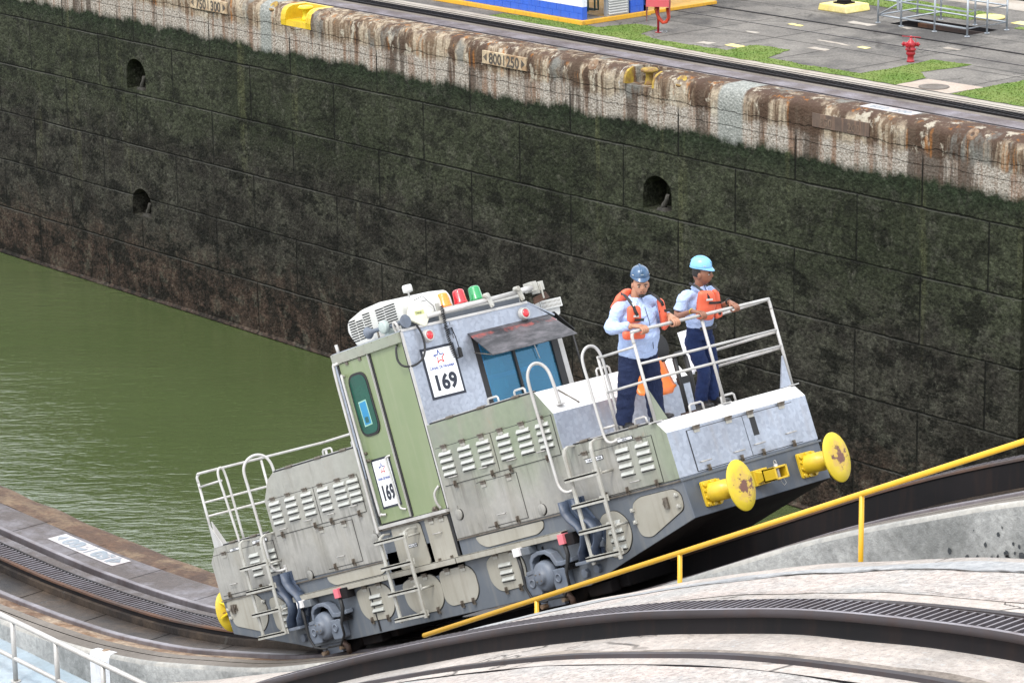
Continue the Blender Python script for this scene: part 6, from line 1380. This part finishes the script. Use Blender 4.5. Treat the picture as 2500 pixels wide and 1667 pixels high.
def helmet(parent, c, fwd, mat, tilt=.0, s=1., brim=1.0, badge=False):
    fwd = Vector(fwd).normalized(); up = (Vector((0, 0, 1))-fwd*tilt).normalized(); rt_ = fwd.cross(up).normalized(); up = rt_.cross(fwd)
    c = Vector(c); mb = MB(); rs = []
    for i in range(12):
        t = i/11*pi/2; rs.append([c+up*(.125*s*sin(t))+(rt_*.118*cos(a)+fwd*.142*sin(a))*s*max(cos(t)**.8, .02) for a in [k*2*pi/36 for k in range(36)]])
    mb.rings(rs, 0, True)
    brs = []
    for q, dz in ((1.0, .006), (1.10, -.004), (1.12, -.010), (1.0, -.006)):
        ring = []
        for k in range(36):
            a = k*2*pi/36; ext = (q-1)*(.12+ .9*max(0, sin(a))**2*brim)*2.2; ring.append(c+up*(dz*s-.028*s*max(0, sin(a))**2*(1 if q > 1 else 0))+(rt_*.118*cos(a)*(1+ext*.5)+fwd*.142*sin(a)*(1+ext))*s)
        brs.append(ring)
    mb.rings(brs, 0, True, caps=False)
    rg = [c+up*(.125*s*sin(t)+.006)+fwd*.142*s*cos(t)*1.0 for t in [radians(25+i*13) for i in range(11)]]
    mb.tube(rg, .012*s, 6)
    o = mb.build('hard_hat', mat, parent)
    m2 = MB()
    for sd_ in (-1, 1):
        m2.rings([[c+up*(.03*s+dz)+(rt_*.121*cos(a)+fwd*.146*sin(a))*s for dz in (0, .008)] for a in [pi/2+sd_*(.9+k*.05) for k in range(6)]], 0, False, closed=False)
    m2.build('hat_stripe', M['white_plastic'], o)
    if badge:
        m3 = MB(); a0 = pi/2
        q = [[c+up*z*s+(rt_*.1225*x+fwd*.146*sqrt(max(0, 1-x*x))*1.01)*s*cosz for (z, cosz) in ((.035, .99), (.07, .86), (.085, .77))] for x in (-.28, -.1, .1, .28)]
        m3.rings(q, 0, False, closed=False); b_ = m3.build('hat_badge', M['frame_badge'], o)
        m4 = MB(); m4.rings([[c+up*z*s+(rt_*.1235*x+fwd*.1475*sqrt(max(0, 1-x*x))*1.012)*s*cz for (z, cz) in ((.048, .955), (.051, .945))] for x in (-.16, 0, .16)], 0, False, closed=False)
        m4.rings([[c+up*z*s+(rt_*.1235*x+fwd*.1475*sqrt(max(0, 1-x*x))*1.012)*s*cz for (z, cz) in ((.062, .905), (.070, .872))] for x in (-.05, 0, .05)], 0, False, closed=False)
        m4.build('badge_emblem', M['white_plastic'], b_)
    # harness band and hair below the rim
    return o
M['frame_badge'] = paint('badge_blue', (.02, .07, .14), rough=.4, dirt_amt=0)
def pad(name, pts, thick, mat, parent, bulge=.012, rnd=.03, label=None):
    """soft panel: outline in (y,z) at x given by function"""
    P2 = rpoly([(p[1], p[2]) for p in pts], rnd, 4)
    def xf(y, z):   # interpolate x from the corner points
        sw = 0; sx = 0
        for (x, yy, zz) in pts: w_ = 1/((y-yy)**2+(z-zz)**2+1e-5); sw += w_; sx += w_*x
        return sx/sw
    cy = sum(p[0] for p in P2)/len(P2); cz = sum(p[1] for p in P2)/len(P2)
    rs = []
    for k, (sc, dx) in enumerate(((1, 0), (1.0, thick*.5), (.95, thick*.85), (.8, thick), (.4, thick+bulge*.6), (.02, thick+bulge*.7))):
        rs.append([(xf(cy+(y-cy)*sc, cz+(z-cz)*sc)+dx, cy+(y-cy)*sc, cz+(z-cz)*sc) for y, z in P2])
    mb = MB(); mb.rings(rs, 0, True); o = mb.build(name, mat, parent)
    if label: o['label'] = label
    return o
def strap(parent, pts, w=.018, mat='seal', name='strap', th=.004):
    q = [Vector(p) for p in pts]; rs = []
    for i, p in enumerate(q):
        d = (q[min(i+1, len(q)-1)]-q[max(i-1, 0)]).normalized(); out = Vector((1, -.35, .1)).normalized(); sd_ = d.cross(out).normalized()*w; nn = out*th
        rs.append([p-sd_-nn, p+sd_-nn, p+sd_+nn, p-sd_+nn])
    mb = MB(); mb.rings(rs, 0, False); return mb.build(name, M[mat], parent)
def boot(c, yaw, parent, pitch=radians(22.6)):
    mb = MB(); d = Vector((cos(yaw), sin(yaw), 0)); s_ = Vector((-sin(yaw), cos(yaw), 0)); rs = []
    for (t, hw, h0, h1) in ((-.085, .030, .0, .05), (-.07, .040, 0, .10), (-.02, .043, 0, .125), (.04, .043, .0, .10), (.09, .048, 0, .072), (.14, .050, 0, .060), (.18, .042, .0, .045), (.205, .02, .01, .03)):
        p = Vector(c)+d*t; zo = t*math.tan(pitch)*cos(yaw); n_ = 14
        rs.append([p+s_*hw*cos(2*pi*k/n_)*(1 if sin(2*pi*k/n_) < .2 else .85)+Vector((0, 0, zo+(h0+h1)/2+(h1-h0)/2*max(-1, min(1, 1.25*sin(2*pi*k/n_))))) for k in range(n_)])
    mb.rings(rs); return mb.build('boot', M['boot'], parent)
DZ = lambda x: 5.539+(x+22.564)*.417+.008
def person(lbl, skin, trouser, J, r, short, headc, headf, hatc, hatm, hat_tilt, badge, beard):
    ox, oy = J['pel'][0], J['pel'][1]; oz = DZ(ox)
    root = empty('person', (ox, oy, oz)); tag(root, lbl, 'person', 'two workers on the front deck')
    def rel(p): return Vector(p)-Vector((ox, oy, oz))
    J = {k: rel(v) for k, v in J.items()}; headc = rel(headc); hatc = rel(hatc)
    k = r
    T = k; up_ = Vector((0, 0, 1))
    mid = lambda a, b, t=.5: J[a].lerp(J[b], t)
    mb = MB()
    loft(mb, [(J['pel'], .085*T, .13*T), (J['waist'], .085*T, .12*T), (J['chest'], .095*T, .14*T), (mid('chest', 'neck0', .6), .075*T, .11*T), (J['neck0'], .05, .055), (J['neck1']+up_*.05, .05, .052)])
    for s_ in 'LR':
        limb(mb, [mid('chest', 'sh'+s_, .5), J['sh'+s_], J['el'+s_], J['wr'+s_]], [.045, .046*T, .040*T, .027*T])
        limb(mb, [J['pel'], J['hip'+s_], J['kn'+s_], J['an'+s_]], [.06, .075*T, .055*T, .04])
    b = fuse('body', mb, skin, root, .010, 5)
    # head, face and hands are joined into the body mesh
    bm = bmesh.new(); bm.from_mesh(b.data)
    hm, ax = head_obj('h', headc, headf, skin, root, 1.07); bm.from_mesh(hm)
    ear = MB()
    for sd_ in (-1, 1): feature(ear, headc, ax, (sd_*.080, -.004, -.004), (.012, .022, .034))
    for (wn, gn, ts) in (('wrL', 'grL', -1), ('wrR', 'grR', 1)):
        h = hand('hand', J[wn], J[gn], ts, skin, root, s=k); o_ = len(ear.v); ear.v += h.v; ear.f += [[i+o_ for i in f_] for f_ in h.f]; ear.mi += h.mi; ear.sm += h.sm
    tmp = ear.build('tmp', skin); bm.from_mesh(tmp.data); bpy.data.objects.remove(tmp)
    for f_ in bm.faces: f_.smooth = True
    bm.to_mesh(b.data); bm.free()
    f = MB()
    for sd_ in (-1, 1): feature(f, headc, ax, (sd_*.033, .084, .010), (.015, .009, .007), 0); feature(f, headc, ax, (sd_*.033, .091, .010), (.009, .005, .008), 1); feature(f, headc, ax, (sd_*.034, .094, .032), (.023, .007, .006), 1)
    feature(f, headc, ax, (0, .092, -.052), (.024, .008, .0055), 2)
    f.build('face', [M['eye'], M['hair'], M['lip']], root)
    hr = MB(); fw, rt_, up = ax; rs = []
    for (z, q) in ((-.045, .70), (-.02, .985), (.03, 1.03), (.07, 1.03)):
        rs.append([headc+rt_*.086*q*cos(a)+fw*(.103*q*sin(a)-.004)+up*z for a in [pi*.98+i*pi*1.04/12 for i in range(13)]])
    hr.rings(rs, 0, True, closed=False)
    if beard: feature(hr, headc, ax, (0, .070, -.088), (.036, .026, .020)); feature(hr, headc, ax, (0, .094, -.040), (.026, .008, .004))
    hr.build('hair', M['hair'], root)
    # shirt
    J['hem'] = J['pel']+up_*(.085 if short else -.04)
    mb = MB(); w_ = 1.08 if short else 1.24
    loft(mb, [(J['hem']+up_*.0, .122*T*w_, .160*T*w_), (J['hem']+up_*.06, .130*T*w_, .168*T*w_), (J['waist']+Vector((.012, 0, .0)), .138*T*w_, .170*T*w_), (mid('waist', 'chest'), .134*T*w_, .170*T*w_), (J['chest'], .118*T*w_, .172*T*w_), (mid('chest', 'neck0', .5), .100*T, .150*T), (mid('chest', 'neck0', .82), .075*T, .095*T), (J['neck0']+up_*.02, .058, .064)])
    for s_ in 'LR':
        a_, e_, w2 = J['sh'+s_], J['el'+s_], J['wr'+s_]
        if short: limb(mb, [mid('chest', 'neck0', .35), a_, a_.lerp(e_, .5), a_.lerp(e_, .82)], [.06*T, .068*T, .072*T, .070*T])
        else: limb(mb, [mid('chest', 'neck0', .35), a_, a_.lerp(e_, .6), e_, e_.lerp(w2, .5), e_.lerp(w2, .88)], [.06*T, .068*T, .062*T, .060*T, .052*T, .043*T])
    sh = fuse('shirt', mb, M['shirt'], root, .011, 4, .012)
    # collar
    mb = MB(); nk = J['neck0']; rs = []
    for (dz, q) in ((-.012, 1.25), (.035, 1.02), (.040, 1.06), (.0, 1.45)):
        rs.append([nk+Vector((.062*q*cos(a)+.01, .068*q*sin(a), dz-.035*max(0, cos(a)))) for a in [radians(28)+i*radians(304)/18 for i in range(19)]])
    mb.rings(rs, 0, True, closed=False); mb.build('collar', M['shirt'], sh)
    # trousers
    q_ = 1.1 if short else 1.24
    mb = MB(); loft(mb, [(J['pel']+up_*.115, .108*T*q_, .148*T*q_), (J['pel']+up_*.04, .118*T*q_, .158*T*q_), (J['pel']-up_*.05, .118*T*q_, .160*T*q_)])
    for s_ in 'LR':
        h_ = J['hip'+s_]; kn, an = J['kn'+s_], J['an'+s_]
        limb(mb, [h_+up_*.06, h_, h_.lerp(kn, .5), kn, kn.lerp(an, .6), an-up_*.0], [v_*T*q_ for v_ in (.085, .092, .086, .073, .068, .070)])
    fuse('trousers', mb, trouser, root, .011, 4, .010)
    for n_ in ('anL', 'anR'):
        wx_ = J[n_].x+ox; boot((J[n_].x+.02, J[n_].y, DZ(wx_)-oz+.02*.417), radians(-12 if n_ == 'anL' else 14), root)
    helmet(root, hatc, headf, hatm, hat_tilt, .86, 1.0, badge)
    return root, rel, J
xb = -22.97
J1 = dict(pel=(xb, 21.19, 6.22), waist=(xb+.02, 21.18, 6.42), chest=(xb+.01, 21.15, 6.64), neck0=(xb, 21.145, 6.80), neck1=(xb+.02, 21.16, 6.88),
          shL=(xb, 20.93, 6.735), elL=(xb-.02, 20.81, 6.53), wrL=(-22.72, 20.885, 6.60), grL=(-22.615, 20.935, 6.567), shR=(xb, 21.37, 6.725), elR=(xb-.04, 21.50, 6.50), wrR=(-22.74, 21.43, 6.615), grR=(-22.615, 21.39, 6.567),
          hipL=(xb, 21.08, 6.16), knL=(xb+.03, 21.00, 5.82), anL=(xb-.0, 20.97, 5.46), hipR=(xb, 21.30, 6.16), knR=(xb+.04, 21.37, 5.82), anR=(xb-.02, 21.47, 5.46))
p1, r1, JJ = person('heavy-set worker in long-sleeved pale blue shirt and dark blue hard hat, facing the camera', M['skin'], M['trouser'], J1, 1.14, False, (xb+.04, 21.19, 6.950), (.84, -.50, -.06), (xb+.02, 21.20, 7.050),
                    paint('dark_blue_hat', (.025, .065, .14), (.04, .095, .18), rough=.25, dirt_amt=0, spec=.7), .06, True, True)
def W1(pts): return [tuple(r1(p)) for p in pts]
fx = -22.785
pad('vest_panel', W1([(fx-.01, 20.87, 6.80), (fx+.0, 21.03, 6.79), (fx+.01, 21.03, 6.60), (fx, 20.86, 6.62)]), .045, M['vest'], p1, rnd=.05)
pad('vest_panel', W1([(fx+.0, 20.79, 6.545), (fx+.03, 21.07, 6.51), (fx+.03, 21.06, 6.43), (fx, 20.80, 6.45)]), .05, M['vest'], p1, rnd=.04)
pad('vest_panel', W1([(fx-.03, 21.315, 6.80), (fx-.06, 21.40, 6.79), (fx-.04, 21.47, 6.47), (fx+.0, 21.36, 6.45)]), .055, M['vest'], p1)
pad('vest_collar', W1([(xb-.13, 20.98, 6.82), (xb-.10, 21.06, 6.895), (xb-.09, 21.16, 6.90), (xb-.15, 21.15, 6.70), (xb-.16, 20.93, 6.70)]), .05, M['vest'], p1)
strap(p1, W1([(xb-.05, 20.99, 6.875), (xb+.05, 20.95, 6.885), (xb+.13, 20.93, 6.86), (fx+.03, 20.925, 6.80), (fx+.06, 20.93, 6.74), (fx+.07, 20.95, 6.70)]), .017)
strap(p1, W1([(xb-.02, 21.25, 6.875), (xb+.08, 21.26, 6.875), (xb+.16, 21.30, 6.83), (fx+.03, 21.335, 6.77), (fx+.035, 21.35, 6.73)]), .015)
strap(p1, W1([(fx+.06, 20.92, 6.655), (fx+.068, 20.99, 6.645), (fx+.06, 21.05, 6.635)]), .014, name='vest_buckle')
strap(p1, W1([(fx+.0, 21.33, 6.67), (fx+.03, 21.40, 6.665), (fx+.02, 21.47, 6.66)]), .014, name='vest_buckle')
strap(p1, W1([(fx+.062, 20.90, 6.70), (fx+.066, 20.97, 6.69)]), .010, 'white_plastic', 'reflective_patch')
strap(p1, W1([(fx+.01, 20.945, 6.83), (fx+.035, 20.94, 6.80)]), .018, 'white_plastic', 'strap_buckle', .006)
strap(p1, W1([(xb+.155, 21.145, 6.74), (xb+.19, 21.17, 6.60), (xb+.21, 21.20, 6.42), (xb+.21, 21.22, 6.28)]), .003, 'navy_ink', 'shirt_placket', .002)
strap(p1, W1([(xb+.20, 21.20, 6.70), (xb+.20, 21.27, 6.715)]), .022, 'shirt', 'chest_pocket', .003)
for (w_, e_) in (((-22.72, 20.885, 6.60), (xb-.02, 20.81, 6.53)), ((-22.74, 21.43, 6.615), (xb-.04, 21.50, 6.50))):
    a_ = Vector(r1(w_)); b_ = Vector(r1(e_)); mb = MB(); mb.tube([a_.lerp(b_, .16), a_.lerp(b_, .34)], .047, 14); mb.build('cuff', M['shirt'], p1, .004)
x2 = -22.99
J2 = dict(pel=(x2, 22.11, 6.24), waist=(x2, 22.11, 6.40), chest=(x2, 22.10, 6.61), neck0=(x2, 22.10, 6.755), neck1=(x2+.02, 22.11, 6.83),
          shL=(x2, 21.90, 6.69), elL=(x2-.02, 21.80, 6.50), wrL=(-22.73, 21.75, 6.60), grL=(-22.615, 21.79, 6.567), shR=(x2, 22.30, 6.68), elR=(x2-.02, 22.36, 6.48), wrR=(-22.72, 22.30, 6.61), grR=(-22.615, 22.28, 6.567),
          hipL=(x2, 22.02, 6.15), knL=(x2+.08, 22.10, 5.83), anL=(x2+.0, 22.14, 5.46), hipR=(x2, 22.21, 6.15), knR=(x2+.0, 22.30, 5.82), anR=(x2+.0, 22.32, 5.46))
p2, r2, JJ2 = person('worker in short-sleeved shirt, orange life vest and light blue hard hat, looking right', M['skin2'], M['trouser2'], J2, .94, True, (x2+.02, 22.13, 6.905), (.86, .50, -.05), (x2+.01, 22.125, 6.985),
                     paint('light_blue_hat', (.16, .40, .66), (.19, .45, .70), rough=.25, dirt_amt=0, spec=.7), -.02, False, False)
def W2(pts): return [tuple(r2(p)) for p in pts]
f2 = x2+.155
pad('vest_panel', W2([(f2, 21.94, 6.77), (f2+.01, 22.13, 6.75), (f2+.01, 22.17, 6.60), (f2+.01, 22.12, 6.42), (f2-.02, 21.92, 6.46), (f2-.02, 21.94, 6.62)]), .055, M['vest'], p2, rnd=.045)
pad('vest_panel', W2([(f2-.01, 22.16, 6.75), (f2-.05, 22.25, 6.73), (f2-.05, 22.29, 6.58), (f2-.03, 22.30, 6.42), (f2+.0, 22.18, 6.42)]), .055, M['vest'], p2)
strap(p2, W2([(x2-.03, 21.99, 6.815), (x2+.08, 21.99, 6.80), (f2+.05, 22.02, 6.73), (f2+.062, 22.05, 6.68)]), .014)
strap(p2, W2([(x2-.02, 22.20, 6.805), (x2+.08, 22.21, 6.79), (f2+.04, 22.22, 6.73)]), .012)
strap(p2, W2([(f2+.072, 22.04, 6.635), (f2+.075, 22.13, 6.62), (f2+.04, 22.25, 6.60)]), .013, name='vest_buckle')
strap(p2, W2([(f2+.070, 22.0, 6.675), (f2+.074, 22.09, 6.665)]), .010, 'white_plastic', 'reflective_patch')
strap(p2, W2([(f2+.02, 22.16, 6.50), (f2+.05, 22.24, 6.475), (f2+.0, 22.29, 6.46)]), .012, name='vest_buckle')
strap(p2, W2([(x2+.16, 21.97, 6.345), (x2+.17, 22.08, 6.335), (x2+.16, 22.20, 6.33), (x2+.10, 22.27, 6.335)]), .018, 'seal', 'belt')
mb = MB(); mb.tube([Vector(r2((-22.735, 21.75, 6.60)))+Vector((0, .031*cos(a), .028*sin(a))) for a in [k*2*pi/14 for k in range(15)]], .004, 6); mb.build('bracelet', M['yellow'], p2)
mb = MB(); mb.tube([Vector(r2((-22.74, 22.30, 6.61)))+Vector((0, .032*cos(a), .029*sin(a))) for a in [k*2*pi/14 for k in range(15)]], .009, 6); mb.build('wristwatch', M['seal'], p2)
# ---------------------------------------------------------------- seat and towel on the front deck
def lw(u, v, w): return LOCO.matrix_basis @ Vector((u, v, w))
bpy.context.view_layer.update()
seat = empty('deck_seat', lw(-1.3, 1.3, .63), (0, -TH, 0)); tag(seat, 'orange plastic seat on a black frame behind the two workers', 'seat')
def sl(u, v, w): return (u+1.3, v-1.3, w-.63)
mb = MB(); rs = []
for i in range(9):
    t = i/8; w = 1.49-.58*t; hw = .29-.03*abs(t-.4); uo = -.10+.13*t*t
    rs.append([sl(-1.30+uo+.06*(abs(k-5)/5)**2*-1, 1.20+hw*(k-5)/5, w+(.02 if abs(k-5) == 5 else 0)+(.05 if t > .9 and abs(k-5) > 3 else 0)) for k in range(11)])
mb.rings(rs, 0, True, closed=False)
sh_ = mb.build('seat_shell', paint('orange_plastic', (.80, .19, .03), (.76, .17, .025), rough=.35, dirt_amt=.1), seat)
so = sh_.modifiers.new('s', 'SOLIDIFY'); so.thickness = .02
for v0, v1 in ((1.50, 1.53), (1.66, 1.70)):
    mb = MB(); mb.tube([sl(-1.30, v0, .64), sl(-1.31, v1-.01, 1.0), sl(-1.32, v1, 1.26)], .026, 8); mb.build('frame_leg', M['seal'], seat)
mb = MB(); mb.tube([sl(-1.32, 1.53, 1.26), sl(-1.32, 1.56, 1.31), sl(-1.32, 1.66, 1.31), sl(-1.32, 1.70, 1.26)], .024, 8); mb.box(*[q for p in zip(sl(-1.345, 1.50, .97), sl(-1.30, 1.69, 1.05)) for q in p]); mb.build('frame_top', M['seal'], seat)
mb = MB(); mb.box(*[q for p in zip(sl(-1.36, 1.44, .632), sl(-1.24, 1.74, .66)) for q in p]); mb.build('frame_foot', M['rack_rust'], seat, .004)
mb = MB(); mb.lathe([(.17, -.03), (.19, 0), (.17, .03), (.0, .035)], sl(-1.45, 1.42, 1.43), (1, 0, 0), 26); mb.build('head_cushion', M['seal'], seat)
tw = empty('towel', lw(-1.53, 2.05, 1.53), (0, -TH, 0)); tag(tw, 'white towel draped over the far deck railing', 'towel')
mb = MB(); rs = []
for i in range(14):
    t = i/13; rs.append([(-.21+.20*k/12+.02*t+.06*t*(k/12), .03*sin(k*1.3)*(.3+t), (.02 if i == 0 else 0)-.46*t-.02*sin(k*.7)*t) for k in range(13)])
mb.rings(rs, 0, True, closed=False); to_ = mb.build('towel_cloth', cloth('white_cotton', (.80, .80, .84), (.74, .74, .78)), tw); so = to_.modifiers.new('s', 'SOLIDIFY'); so.thickness = .015
